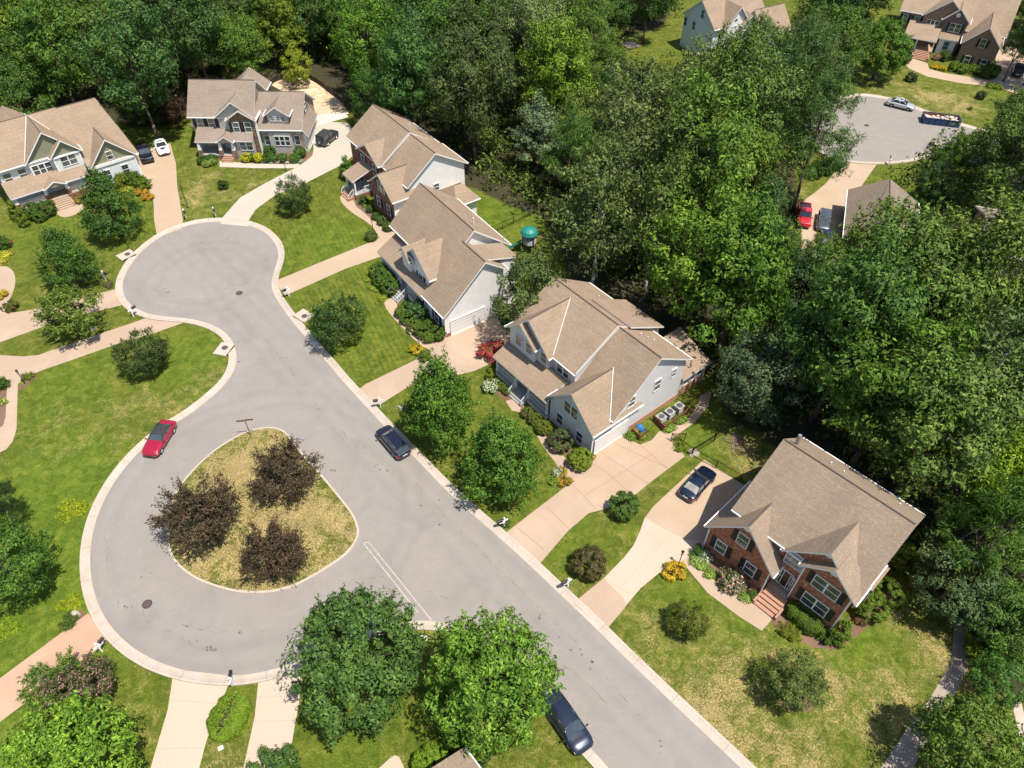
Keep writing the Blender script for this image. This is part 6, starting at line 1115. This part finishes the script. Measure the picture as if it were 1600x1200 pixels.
# shrubs and flowers: (kind, px, radius m, colour, label)
SHR = [('ball', (907, 717), 1.25, (.13, .16, .02), 'large clipped round yellow-green shrub at the grey house garage corner'),
 ('ball', (876, 688), 1.3, (.07, .08, .04), 'broad reddish-green shrub left of the clipped round one'), ('ball2', (850, 668), .85, (.11, .13, .02), 'round shrub at the porch end of the grey house'), ('ball2', (836, 655), .75, (.09, .11, .02), 'middle round shrub below the grey porch railing'), ('ball2', (824, 645), .7, (.09, .1, .02), 'round shrub beside the grey porch steps'),
 ('cone_shrub', (765, 584), .6, (.14, .16, .02), 'yellow-green conical shrub at the left porch corner of the grey house'), ('fl_white', (766, 604), .9, (.1, .15, .03), 'white flowering hydrangea before the grey porch'), ('ball2', (776, 597), .45, (.09, .12, .02), 'small round shrub behind the hydrangea'), ('ball2', (784, 604), .5, (.09, .12, .02), 'small round shrub nearest the porch stub walk'), ('ball2', (792, 611), .5, (.09, .12, .02), 'small round shrub left of the grey porch steps'), ('fl_red', (768, 549), 1.5, (.08, .12, .03), 'crimson blooming crape myrtle at the corner of the white house driveway'),
 ('fl_orange', (883, 750), .75, (.11, .14, .02), 'orange flowers beside the grey house walk'), ('fl_white', (872, 738), .6, (.12, .17, .03), 'white flowers behind the orange ones'), ('hosta', (867, 752), .7, (.13, .18, .03), 'pale green leafy clump left of the orange flowers'), ('fl_yellow', (878, 736), .5, (.1, .14, .03), 'yellow flowers around the lamp base'),
 ('bush0', (790, 816), .5, (.06, .1, .03), 'small vine bush behind the mailbox'), ('spiky', (1062, 699), .7, (.16, .2, .03), 'spiky yellow-green plant by the black fence corner'), ('hosta', (985, 681), .7, (.1, .15, .03), 'green plants at the foot of the small corner screen'), ('hosta', (1003, 681), .6, (.12, .17, .03), 'light green plants right of the small corner screen'), ('hosta', (1046, 668), .8, (.12, .18, .03), 'bright green plants below the long board screen'), ('hosta', (1062, 655), .8, (.11, .17, .03), 'bright green plants at the far end of the board screen'), ('hosta', (1011, 668), .6, (.13, .16, .03), 'mixed plants between the two board screens'),
 ('fl_yellow', (1046, 893), .8, (.3, .24, .04), 'left half of the yellow flower clump beside the brick house walk'), ('fl_yellow', (1061, 891), .85, (.28, .2, .04), 'right half of the yellow flower clump beside the brick house walk'), ('fl_white', (1102, 870), .65, (.1, .15, .04), 'white hydrangea at the left corner of the brick house'), ('bush0', (1091, 862), .7, (.05, .09, .03), 'dark green shrub at the left corner of the brick house'), ('hosta', (1086, 874), .7, (.2, .24, .08), 'pale variegated plants at the walk corner'), ('hosta', (1098, 884), .7, (.17, .22, .06), 'pale plants second along the brick house walk'), ('hosta', (1111, 896), .7, (.15, .2, .05), 'pale plants third along the brick house walk'), ('hosta', (1163, 933), .6, (.15, .2, .05), 'pale plants at the foot of the brick house steps'), ('fl_pink', (1146, 906), 1.25, (.08, .1, .04), 'loose reddish flowering shrub below the left brick gable'), ('bush0', (1176, 930), .5, (.06, .1, .03), 'small green plant beside the brick steps'),
 ('spiky', (1228, 984), .8, (.16, .17, .03), 'daylilies left end below the long hedge'), ('spiky', (1240, 993), .7, (.16, .18, .03), 'daylilies right end below the long hedge'), ('ball', (1362, 948), 1.35, (.085, .13, .02), 'round shrub at the right front corner of the brick house'), ('ball', (1388, 925), 1.3, (.08, .11, .02), 'round shrub farthest back on the right side of the brick house'), ('cone_shrub', (1315, 985), 1.15, (.09, .13, .02), 'upright yellow-green shrub right of the long hedge'), ('bush1', (1296, 992), .9, (.06, .1, .02), 'dark shrub between the hedge and the upright shrub'), ('bush0', (1345, 968), .6, (.12, .08, .04), 'pinkish small shrub at the brick house corner'), ('ball2', (1412, 872), 1.5, (.09, .13, .02), 'bright shrub beside the rear right of the brick house'),
 ('ball', (553, 285), .8, (.06, .09, .03), 'round bush left of the white portico steps') , ('cone_shrub', (541, 262), 1.4, (.07, .12, .02), 'tall dense green shrub left of the brick-fronted house'), ('bush0', (568, 313), .8, (.06, .09, .03), 'first shrub beside the brick front after the portico'), ('hosta', (570, 322), .5, (.12, .16, .03), 'low bright plants in the brick front bed'), ('ball2', (579, 326), .65, (.06, .1, .03), 'second shrub in the brick front bed'), ('ball2', (587, 338), .6, (.06, .1, .03), 'third shrub in the brick front bed'), ('ball2', (597, 345), .75, (.07, .11, .03), 'fourth shrub in the brick front bed'), ('ball2', (606, 354), .75, (.07, .1, .03), 'last shrub in the brick front bed before the white house'), ('ball', (580, 368), .85, (.08, .1, .03), 'low round shrub at the end of the curved walk'),
 ('ball', (592, 424), 1.3, (.06, .1, .02), 'far end of the clipped mass before the white porch'), ('ball', (600, 435), 1.4, (.06, .1, .02), 'middle of the clipped mass before the white porch'), ('ball', (610, 447), 1.25, (.06, .1, .02), 'near end of the clipped mass before the white porch'), ('hosta', (576, 436), .7, (.19, .21, .03), 'yellow-green plants at the far end of the white house bed'), ('hosta', (586, 451), .7, (.18, .21, .03), 'yellow-green plants in the middle of the white house bed'), ('hosta', (597, 466), .7, (.17, .2, .03), 'yellow-green plants at the near end of the white house bed'),
 ('ball', (628, 487), .9, (.085, .12, .02), 'low clipped shrub beside the white porch walk'), ('bush0', (634, 478), .7, (.06, .1, .03), 'leafy shrub right of the white porch steps'), ('bush1', (652, 485), 1.6, (.05, .09, .035), 'small bluish tree against the white house front'), ('ball', (636, 498), .85, (.08, .12, .02), 'clipped shrub second along the white house walk'), ('ball', (648, 510), .95, (.07, .11, .02), 'clipped shrub third along the white house walk'), ('ball', (660, 518), .9, (.07, .11, .02), 'clipped shrub fourth along the white house walk'), ('ball2', (672, 508), .85, (.06, .1, .02), 'round shrub against the white house wall'), ('ball2', (684, 520), 1.0, (.06, .1, .02), 'round shrub at the white house garage corner'), ('ball', (669, 527), .75, (.09, .13, .02), 'last clipped shrub along the white house walk'), ('fl_yellow', (650, 547), .8, (.22, .24, .02), 'yellow shrub around the lamp post by the white house walk'), ('bush0', (664, 556), .8, (.09, .13, .03), 'green shrub beside the white house driveway edge'),
 ('ball', (316, 250), .85, (.05, .09, .02), 'left dark round shrub below the stone house porch'), ('ball', (331, 248), .85, (.045, .09, .02), 'right dark round shrub below the stone house porch'), ('ball2', (322, 256), .6, (.22, .24, .08), 'left pale shrub below the stone house porch'), ('ball2', (332, 253), .65, (.2, .24, .07), 'right pale shrub below the stone house porch'),
 ('ball', (385, 246), .85, (.36, .34, .01), 'left bright yellow round shrub before the stone house'), ('ball', (394.5, 246), .7, (.05, .1, .02), 'green round shrub between the two yellow ones'), ('ball', (404, 246), .85, (.36, .34, .01), 'right bright yellow round shrub before the stone house'), ('ball', (415, 247), .75, (.05, .1, .02), 'green round shrub right of the yellow ones'), ('ball', (426, 246), .8, (.055, .12, .02), 'second green round shrub right of the yellow ones'), ('ball', (441, 246), .8, (.05, .11, .02), 'green round shrub below the triple window'), ('ball', (460, 247), .85, (.055, .12, .02), 'green round shrub nearest the stone house driveway'), ('ball2', (421, 236), .95, (.05, .1, .02), 'back row green shrub left of the triple window'), ('ball2', (468, 238), 1.0, (.05, .1, .02), 'back row green shrub right of the triple window'), ('hosta', (438, 236), .5, (.22, .24, .03), 'small yellow plant left under the triple window'), ('hosta', (451, 237), .5, (.2, .2, .04), 'small yellow plant right under the triple window'), ('fl_white', (469, 252), .45, (.1, .15, .03), 'white flowers at the end of the stone house bed'), ('fl_white', (304, 196), .6, (.12, .15, .03), 'pale blooming shrub at the left corner of the stone house'),
 ('cone_shrub', (22, 328), 1.1, (.12, .15, .02), 'upright yellow-green shrub left of the wide porch'), ('cone_shrub', (33, 340), 1.0, (.11, .14, .02), 'second upright yellow-green shrub left of the wide porch'), ('ball2', (50, 330), 1.3, (.05, .09, .02), 'dark shrub below the left part of the wide porch'), ('ball2', (72, 326), 1.3, (.05, .09, .02), 'dark shrub beside the wide porch steps'), ('ball', (62, 338), .9, (.06, .1, .02), 'low clipped shrub before the wide porch'), ('fl_orange', (124, 312), .8, (.12, .15, .02), 'orange flowers right of the wide porch steps'), ('bush0', (120, 300), .8, (.1, .15, .03), 'green shrub right of the wide porch'),
 ('bush0', (190, 282), 1.2, (.11, .13, .02), 'yellow-green bush left under the sage garage gable'), ('bush1', (207, 278), 1.2, (.06, .1, .02), 'dark bush in the middle under the sage garage gable'), ('bush0', (222, 287), 1.2, (.09, .13, .02), 'green bush beside the upper left driveway'), ('hosta', (196, 297), .9, (.2, .19, .03), 'yellow-green low plants left under the garage gable'), ('fl_orange', (221, 300), .8, (.35, .22, .02), 'left golden flowers beside the upper left driveway'), ('fl_orange', (231, 308), .8, (.33, .2, .02), 'right golden flowers beside the upper left driveway'),
 ('bush0', (4, 380), 1.0, (.05, .09, .02), 'dark shrub at the left edge above the round walk'), ('fl_red', (13, 381), .6, (.1, .08, .03), 'red flowers at the left edge above the round walk'), ('hosta', (10, 398), .9, (.3, .25, .04), 'yellow plants beside the round walk at the left edge'), ('hosta', (2, 408), .8, (.3, .25, .04), 'lower yellow plants at the very left edge'), ('fl_yellow', (1, 460), .8, (.25, .22, .03), 'yellow bush at the left edge inside the round walk'), ('bush1', (17, 478), .85, (.1, .09, .03), 'brownish small bush at the walk corner by the left edge'), ('hosta', (169, 445), .7, (.09, .08, .04), 'reddish plants under the left kerb mailbox'),
 ('bush0', (2, 600), .8, (.05, .09, .02), 'dark shrub in the left edge bed beside the middle driveway'), ('hosta', (1, 628), .7, (.18, .2, .06), 'pale plants in the left edge bed'), ('spiky', (45, 588), .7, (.13, .14, .03), 'grassy plant in the mulch bed by the left lamp'), ('spiky', (107, 972), .8, (.08, .11, .03), 'spiky plant above the orange driveway'),
 ('spiky', (1515, 170), .5, (.1, .12, .02), 'grass tuft on the far lawn'), ('ball', (1492, 103), 1.1, (.08, .13, .02), 'first round shrub under the far brick gable'), ('ball', (1504, 107), 1.05, (.08, .13, .02), 'second round shrub under the far brick gable'), ('ball', (1520, 107), 1.0, (.08, .13, .02), 'third round shrub under the far brick gable'), ('ball', (1533, 111), .95, (.08, .12, .02), 'fourth round shrub under the far brick gable'), ('ball2', (1549, 112), 1.6, (.05, .09, .02), 'tall dark shrub at the right corner of the far brick gable'), ('fl_pink', (1464, 90), .8, (.12, .07, .04), 'pink shrub beside the far porch steps'), ('bush0', (1477, 88), 1.2, (.05, .08, .02), 'dark shrub below the far bay window'), ('fl_yellow', (1459, 103), .7, (.3, .28, .02), 'first yellow flower clump by the curved walk'), ('fl_yellow', (1466, 105), .65, (.3, .28, .02), 'second yellow flower clump by the curved walk'), ('fl_yellow', (1474, 107), .7, (.3, .28, .02), 'third yellow flower clump by the curved walk'), ('hosta', (1548, 134), 1.0, (.11, .15, .02), 'left low green plants at the end of the far walk'), ('hosta', (1558, 136), 1.0, (.11, .15, .02), 'right low green plants at the end of the far walk'), ('bush0', (1285, 262), 1.5, (.06, .11, .02), 'green bush left of the far court driveway'), ('bush1', (1272, 268), 1.4, (.05, .1, .02), 'green bush behind the far left mailbox'), ('bush0', (1300, 300), .9, (.08, .12, .02), 'low shrub on the strip left of the far driveway') if False else ('bush1', (1415, 93), 1.1, (.06, .11, .02), 'green shrub left of the far porch steps'),
 ('bush1', (430, 1208), 2.0, (.06, .1, .03), 'green bush at the bottom edge beside the pale driveway'), ('ball', (668, 1194), 1.2, (.12, .18, .02), 'bright shrub left of the roof corner at the bottom edge'), ('ball', (684, 1184), 1.3, (.12, .18, .02), 'bright shrub nearest the roof corner at the bottom edge'), ('bush1', (735, 1178), 1.6, (.04, .07, .02), 'dark shrub under the lime tree beside the roof corner')]
CATS = {'fl': ('flowering shrub', 'flowering_shrub'), 'ho': ('plant', 'leafy_plant'), 'sp': ('plant', 'spiky_plant')}
SHPOS = []
for k, px, R, col, lab in SHR:
    cat, nm = CATS.get(k[:2], ('shrub', 'round_shrub' if k.startswith('ball') else 'shrub'))
    t = plant(k, px, R=R, color=col, label=lab, cat=cat, name=nm); SHPOS.append(t)
for p_, px_ in zip(POTS, ((926, 717), (992, 676))):
    ratio, cm, tm, asp = PROTO['fl_yellow']; o = put('pot_flowers', cm, p_, (0, 0, .42), scale=(.3, .3, .3), color=(.12, .16, .03))
def hedge(p, q, w_, hgt, col, label, seed=7, name='hedge', per=5200, leaf=.11):
    a, c = at(*p), at(*q); L = np.linalg.norm(c-a); d = (c-a)/L; ang = math.atan2(d[1], d[0]); r = np.random.RandomState(seed); n = per
    x = r.uniform(-L/2, L/2, n); th = r.uniform(-.25, math.pi+.25, n); ph = 1+.04*np.sin(x*3)+.04*np.sin(x*7+2)
    e = np.clip((L/2-np.abs(x))/(w_*.55), 0, 1); e = np.sqrt(1-(1-e)**2)
    sx = np.sign(np.cos(th))*np.abs(np.cos(th))**.55; sz = np.sign(np.sin(th))*np.abs(np.sin(th))**.5
    P = np.stack([x, w_/2*sx*ph*e, hgt*.12+hgt*.86*np.maximum(sz, -.1)*ph*(.55+.45*e)], 1); N = unit(np.stack([np.zeros(n), np.cos(th), np.sin(th)+.3], 1)+r.normal(size=(n, 3))*.45)
    P += r.normal(size=P.shape)*.035; T = unit(np.cross(N, unit(r.normal(size=(n, 3))))); B = np.cross(N, T); s_ = leaf*r.uniform(.6, 1.2, n)[:, None]
    V = np.stack([P-T*s_, P-B*s_*.45, P+T*s_, P+B*s_*.45], 1).reshape(-1, 3); me = bpy.data.meshes.new('foliage'); np_mesh(me, V, np.arange(n*4).reshape(-1, 4)); me.materials.append(LEAFF)
    m = (a+c)/2; t = thing(name, label, 'hedge', (m[0], m[1], 0), ang); put('foliage', me, t, color=col); b = MB()
    b.box(-L/2+w_*.35, L/2-w_*.35, -w_*.3, w_*.3, 0, hgt*.62); b.build('twig_core', plain('twig_core', (.03, .03, .015), .95) if 'twig_core' not in MT else MT['twig_core'], t)
hedge((1228, 948), (1278, 992), 1.9, 1.5, (.075, .125, .015), 'long clipped green hedge below the right brick gable', per=9000, leaf=.075)
hedge((377, 1088), (342, 1160), 2.7, 1.2, (.12, .19, .015), 'long clipped bright green shrub between the two bottom driveways', 9, per=9000, leaf=.085)
# ------------------------------------------------------------------ the wood: every crown a tree of its own
BLOCK = []   # plan circles kept free
for n_ in bpy.data.objects:
    pass
WOODPX = [[(-60, -60), (-60, 190), (30, 150), (100, 148), (170, 128), (212, 150), (240, 130), (268, 140), (287, 120), (300, 96), (350, 82), (400, 72), (428, 92), (480, 90), (522, 92), (560, 110), (575, 150), (640, 168), (700, 212), (740, 240), (765, 290), (810, 320), (850, 330), (880, 350), (925, 420), (1000, 448), (1075, 498), (1115, 540), (1135, 600), (1160, 640), (1200, 655), (1240, 650), (1300, 690), (1360, 730), (1430, 765), (1445, 800), (1425, 845), (1470, 870), (1540, 890), (1560, 1000), (1600, 1030), (1700, 1050), (1700, 180), (1640, 160), (1590, 160), (1545, 210), (1480, 205), (1440, 235), (1400, 270), (1425, 330), (1400, 352), (1330, 375), (1300, 400), (1262, 395), (1240, 345), (1232, 290), (1262, 240), (1275, 190), (1310, 160), (1335, 110), (1310, 70), (1262, 40), (1225, 60), (1190, 82), (1120, 90), (1060, 95), (1000, 105), (960, 60), (1000, 30), (1060, 15), (1060, -60), (600, -60)],
          [(1235, -40), (1250, 20), (1330, 50), (1360, 20), (1400, -10), (1390, -60)], [(1580, -30), (1600, 70), (1680, 120), (1680, -60)]]
def in_any(px, py):
    X, Y = np.array([px]), np.array([py]); return any(inside(p, X, Y)[0] for p in WOODPX)
KEEP = [(H_, r_) for H_, r_ in ()]
def house_free(x, y, mrg):
    for o in bpy.data.objects:
        pass
HB = [((17.4, 35), -46, (-1, 13.5, 0, 13.5)), ((8, 45.8), -50.4, (-16, 1, -1, 18)), ((-8.06, 63.07), -54.5, (-17, 1, 0, 12.5)), ((-17.17, 86.92), -53.3, (-16.5, 6, 0, 12.5)), ((-39.8, 105.7), .3, (-11, 8, -2, 13)), ((-63.97, 98.27), 40.3, (-13, 7, -5, 10)), ((85.75, 145.28), -28, (-13.5, 8, -2, 21)), ((32.84, 151.46), 30, (-1, 17, -13.5, 1)), ((47.6, 92.4), -20, (-1, 23, -22, 1))]
HF = [(Frame(o, a), b) for o, a, b in HB]
KO = [(at(p_, q_)[:2], r_) for p_, q_, r_ in ((790, 345, 6), (762, 316, 3.6), (822, 392, 6.5), (850, 420, 5), (500, 150, 6), (525, 170, 5), (540, 185, 4), (960, 480, 3))]
def free(x, y, mg, ko=True):
    for c_, r_ in KO*ko:
        if (c_[0]-x)**2+(c_[1]-y)**2 < (r_+mg)**2: return False
    for f, (u0, u1, v0, v1) in HF:
        u, v, _ = f.loc((x, y, 0))
        if u0-mg < u < u1+mg and v0-mg < v < v1+mg: return False
    return True
rng = random.Random(12); TREES = []
plant('lawn0', (1290, 402), R=2.9, color=(.08, .12, .025), label='small tree at the foot of the far driveway, below the grey car', tall=1.2)
plant('lawn1', (1556, 948), R=3.2, color=(.06, .1, .025), label='dark small tree above the yellow-green shrub by the path')
plant('lawn2', (1598, 985), R=3.0, color=(.07, .12, .025), label='small tree at the right edge above the path bend')
plant('lawn0', (240, 160), R=3.0, color=(.05, .085, .025), label='dark bushy tree above the black pickup truck at the wood edge')
plant('lawn2', (213, 158), R=3.4, color=(.07, .1, .025), label='olive bushy tree at the roof peak of the sage-gabled house')
plant('bush1', (248, 180), R=1.5, color=(.11, .16, .02), label='bright green bush at the wood edge left of the purple tree', cat='shrub', name='shrub')
plant('pine0', (1600, 62), R=3.6, color=(.06, .1, .03), label='pine overhanging the right end of the brown brick house')
plant('wood1', (1592, 182), R=4.0, color=(.07, .11, .03), label='tree at the right edge below the shaded black truck')
SPECIAL = [  # (kind, px of crown centre, R, colour, tall)  the crowns that stand out in the photo
 ('airy0', (985, 250), 6.5, (.1, .115, .05), 1.1), ('airy1', (940, 320), 6.0, (.09, .11, .045), 1.1), ('airy0', (1062, 172), 5.6, (.11, .13, .05), 1.), ('airy1', (1000, 160), 5.5, (.1, .12, .055), 1.), ('airy1', (1030, 330), 6.0, (.085, .11, .035), 1.1),
 ('wood1', (1110, 250), 6.8, (.085, .13, .025), 1.1), ('wood0', (1175, 160), 6.5, (.08, .115, .035), 1.1), ('pine0', (1250, 110), 6.5, (.065, .105, .035), 1.1), ('pine1', (1285, 190), 6.2, (.06, .1, .03), 1.05), ('wood2', (1222, 112), 5., (.085, .12, .04), 1.), ('airy0', (1118, 98), 4.6, (.1, .13, .045), .85), ('wood1', (1158, 88), 4.4, (.085, .12, .035), .85), ('wood0', (1198, 66), 4.2, (.08, .12, .04), .85), ('wood2', (1310, 60), 5.5, (.06, .1, .02), .8),
 ('wood4', (840, 60), 5.5, (.13, .15, .075), 1.1), ('wood5', (870, 110), 5.5, (.11, .16, .02), 1.), ('wood3', (840, 200), 4.8, (.13, .16, .11), .8), ('wood0', (790, 250), 5.2, (.06, .11, .03), .9), ('wood6', (740, 130), 6.2, (.06, .075, .03), 1.05), ('wood1', (800, 50), 5.5, (.075, .1, .04), 1.), ('wood2', (640, 110), 5.5, (.05, .1, .03), 1.), ('lawn1', (580, 150), 3.5, (.055, .105, .025), 1.3), ('lawn2', (540, 125), 3.6, (.06, .11, .025), 1.2),
 ('wood1', (1100, 400), 6., (.1, .155, .025), 1.), ('wood3', (1160, 420), 6.5, (.07, .125, .02), 1.), ('wood5', (1060, 420), 5.5, (.06, .11, .03), 1.), ('lawn0', (1192, 585), 4.6, (.07, .095, .06), 1.2), ('wood4', (1255, 620), 5.6, (.1, .115, .025), .9), ('wood0', (1000, 390), 5.5, (.045, .08, .025), 1.),
 ('wood2', (1340, 500), 6.5, (.055, .1, .025), 1.), ('wood0', (1430, 470), 6.5, (.08, .115, .03), 1.1), ('wood6', (1400, 600), 6.2, (.07, .115, .02), 1.), ('airy1', (1560, 570), 6., (.085, .11, .045), 1.1), ('wood1', (1450, 730), 6., (.055, .125, .03), .95), ('wood5', (1470, 660), 5.6, (.09, .125, .035), .9), ('wood4', (1592, 768), 4.0, (.15, .21, .015), 1.), ('wood3', (1420, 830), 4.5, (.05, .1, .02), .8),
 ('street1', (1500, 275), 6.6, (.15, .19, .04), 1.5), ('street0', (1560, 330), 6.2, (.12, .165, .035), 1.5), ('wood0', (1590, 230), 5.5, (.07, .1, .03), 1.), ('wood1', (1390, 420), 6., (.1, .135, .03), .9), ('wood5', (1530, 430), 6.5, (.095, .125, .03), 1.),
 ('wood0', (200, 90), 6.6, (.055, .1, .035), 1.05), ('wood2', (90, 120), 6.2, (.05, .095, .025), .95), ('wood4', (30, 40), 6.2, (.09, .13, .02), 1.), ('lawn0', (150, 150), 5.2, (.075, .105, .022), 1.1), ('wood5', (300, 40), 6., (.05, .085, .03), 1.), ('wood1', (370, 75), 4.8, (.085, .135, .025), .9), ('wood3', (430, 20), 5.2, (.13, .16, .025), 1.), ('wood6', (510, 40), 6., (.075, .12, .03), 1.), ('wood4', (130, 55), 5.6, (.085, .12, .03), 1.), ('lawn1', (30, 160), 4.8, (.06, .1, .025), 1.2), ('wood1', (570, 60), 5.5, (.08, .14, .02), 1.)]
def clear(x, y, R, hz, k=.72):
    for a in range(8):
        q = proj((x, y, hz)); rp = R*FPX/((x*_f[0]+y*_f[1]+(hz-CH)*_f[2])); 
        if not in_any(q[0]+k*rp*math.cos(a*math.pi/4), q[1]+k*rp*1.2*math.sin(a*math.pi/4)): return False
    return True
def add_tree(kind, x, y, R, col, tall):
    for (a, b_, rr) in TREES:
        if (a-x)**2+(b_-y)**2 < (.6*(R+rr))**2: return False
    return True
FT = []
def place_tree(kind, x, y, R, col, tall, force=False):
    if not force and not add_tree(kind, x, y, R, col, tall): return
    TREES.append((x, y, R)); t = plant(kind, (0, 0), R=R, pos=(x, y), color=col, label='x', tall=tall, sq=rng.uniform(.9, 1.1), name={'pin': 'pine_tree', 'air': 'ash_tree'}.get(kind[:3], 'broadleaf_tree'), group='trees of the wood'); FT.append((t, kind, R, col, proj((x, y, PROTO[kind][0]*R*tall))))
for kind, px, R, col, tall in SPECIAL:
    c = at(px[0], px[1], PROTO[kind][0]*R*tall)
    if free(c[0], c[1], 1.0): place_tree(kind, c[0], c[1], R, col, tall, True)
PAL = [(.05, .09, .026), (.058, .102, .024), (.07, .118, .024), (.082, .118, .034), (.06, .082, .03), (.092, .132, .028), (.046, .08, .034), (.076, .1, .046), (.1, .125, .03)]
tries = 0
while tries < 9000 and len(FT) < 268:
    tries += 1; x, y = rng.uniform(-135, 150), rng.uniform(24, 215)
    R = rng.uniform(3.7, 6.3); kind = rng.choice(['wood0', 'wood1', 'wood2', 'wood3', 'wood4', 'wood5', 'wood6', 'wood1', 'wood4', 'airy0', 'pine1']); tall = rng.uniform(.78, 1.12); hz = PROTO[kind][0]*R*tall
    p = proj((x, y, hz))
    if not (-70 < p[0] < 1680 and -70 < p[1] < 1250) or not clear(x, y, R, hz) or not free(x, y, R*.75): continue
    place_tree(kind, x, y, R, rng.choice(PAL), tall)
# younger trees and understorey along the edges
tries = 0
while tries < 5000 and len(FT) < 300:
    tries += 1; x, y = rng.uniform(-130, 140), rng.uniform(30, 190); R = rng.uniform(1.6, 2.8); kind = rng.choice(['lawn0', 'lawn1', 'lawn2', 'dense']); tall = rng.uniform(1.1, 1.5); p = proj((x, y, PROTO[kind][0]*R*tall))
    if not clear(x, y, R, PROTO[kind][0]*R*tall, 1.0) or not free(x, y, R+.5): continue
    place_tree(kind, x, y, R, rng.choice(PAL), tall)
def undergrowth():
    r = np.random.RandomState(77); pts = []
    X = r.uniform(-140, 150, 13000); Y = r.uniform(26, 225, 13000)
    q = np.stack([X, Y, np.full_like(X, -CH+1)], -1); dz = q@_f; PXx, PYy = 800+FPX*(q@_r)/dz, 600+FPX*(q@_d)/dz
    ok = np.zeros(len(X), bool)
    for p in WOODPX: ok |= inside(p, PXx, PYy)
    idx_ = [i for i in np.where(ok)[0] if free(X[i], Y[i], 1.6, False)]; P = []; N = []
    for i in idx_:
        Rr = r.uniform(1.1, 2.9); d = unit(r.normal(size=(46, 3))); d[:, 2] = np.abs(d[:, 2]); P.append(np.array([X[i], Y[i], 0])+d*Rr*np.array([1, 1, r.uniform(.6, 1.6)])*r.uniform(.8, 1.05, (46, 1))); N.append(unit(d+r.normal(size=(46, 3))*.6))
    P = np.concatenate(P); N = np.concatenate(N); n = len(P); T = unit(np.cross(N, unit(r.normal(size=(n, 3))))); B = np.cross(N, T); s_ = .34*r.uniform(.6, 1.3, n)[:, None]
    me = bpy.data.meshes.new('undergrowth'); np_mesh(me, np.stack([P-T*s_, P-B*s_*.45, P+T*s_, P+B*s_*.45], 1).reshape(-1, 3), np.arange(n*4).reshape(-1, 4)); me.materials.append(LEAF)
    tag(put('undergrowth', me, color=(.085, .125, .025)), kind='stuff')
undergrowth()
def bare_tree():
    t = thing('dead_tree', 'bare pale tree trunk rising in front of the brown roof', 'tree', at(1316, 452), 0); b = MB(); b.bar((0, 0, 0), (.1, .1, 6), .16, 0, 7, .13); b.bar((.1, .1, 6), (.0, .3, 11), .13, 0, 7, .09); b.bar((0, .3, 11), (.2, .2, 15), .09, 0, 6, .03); b.build('trunk', BARKP, t)
    b = MB(); r = random.Random(2)
    for k in range(9): z = 5+k; a = r.uniform(0, 6.28); b.bar((.05, .2, z), (.05+1.2*math.cos(a), .2+1.2*math.sin(a), z+.9), .04, 0, 5, .012)
    b.build('branch', BARKP, t)
bare_tree()
# labels: tone and kind, then which one of them counted from the left of the stretch of wood it stands in
def tone(c):
    r_, g_, b_ = c; l_ = .3*r_+.6*g_+.1*b_
    if r_/g_ > .82 and l_ < .085: return 'olive'
    if l_ > .125: return 'yellow-green'
    if l_ > .095: return 'light green'
    if b_/g_ > .4: return 'grey-green'
    if l_ > .078: return 'mid green'
    return 'dark green'
ZONES = [((0, 200), 'wood at the top left'), ((240, 60), 'wood behind the sage-gabled house'), ((420, 40), 'wood behind the stone-fronted house'), ((640, 60), 'wood behind the brick-fronted house'), ((780, 230), 'wood behind the white porch house'), ((930, 60), 'wood below the sandbox lawn'), ((900, 330), 'wood beyond the play tower'), ((1030, 430), 'wood behind the grey house'), ((1120, 180), 'wood hiding the white house'), ((1270, 120), 'wood left of the silver sedan'), ((1180, 330), 'wood left of the red pickup'), ((1200, 560), 'wood above the black fence'), ((1320, 440), 'wood below the far driveway cars'), ((1350, 620), 'wood above the brick house roof'), ((1500, 280), 'wood right of the brown roof'), ((1520, 480), 'wood at the right edge middle'), ((1500, 700), 'wood right of the brick house ridge'), ((1540, 900), 'wood above the path'), ((1600, 60), 'trees right of the brown brick house'), ((1300, 10), 'trees left of the brown brick house')]
GR = {}
for t, kind, R, col, p in FT:
    z = min(ZONES, key=lambda q: (q[0][0]-p[0])**2+((q[0][1]-p[1])*1.4)**2)[1]; k = {'pine': 'pine', 'airy': 'thin-leaved tree'}.get(kind[:4], 'small tree' if R < 3 else 'tree'); GR.setdefault((tone(col), k, z), []).append((p[0], t))
ORD = ['leftmost', 'second', 'third', 'fourth', 'fifth', 'sixth', 'seventh', 'eighth', 'ninth', 'tenth', 'eleventh', 'twelfth', 'thirteenth', 'fourteenth']
for (tn, k, z), L in GR.items():
    L.sort(key=lambda q: q[0])
    for i, (_, t) in enumerate(L):
        if len(L) == 1: t['label'] = f'the only {tn} {k} in the {z}'
        else: t['label'] = f'{tn} {k}, {ORD[min(i, 13)]}{" from left" if i else ""} in the {z}'
        t['group'] = 'trees of the wood'
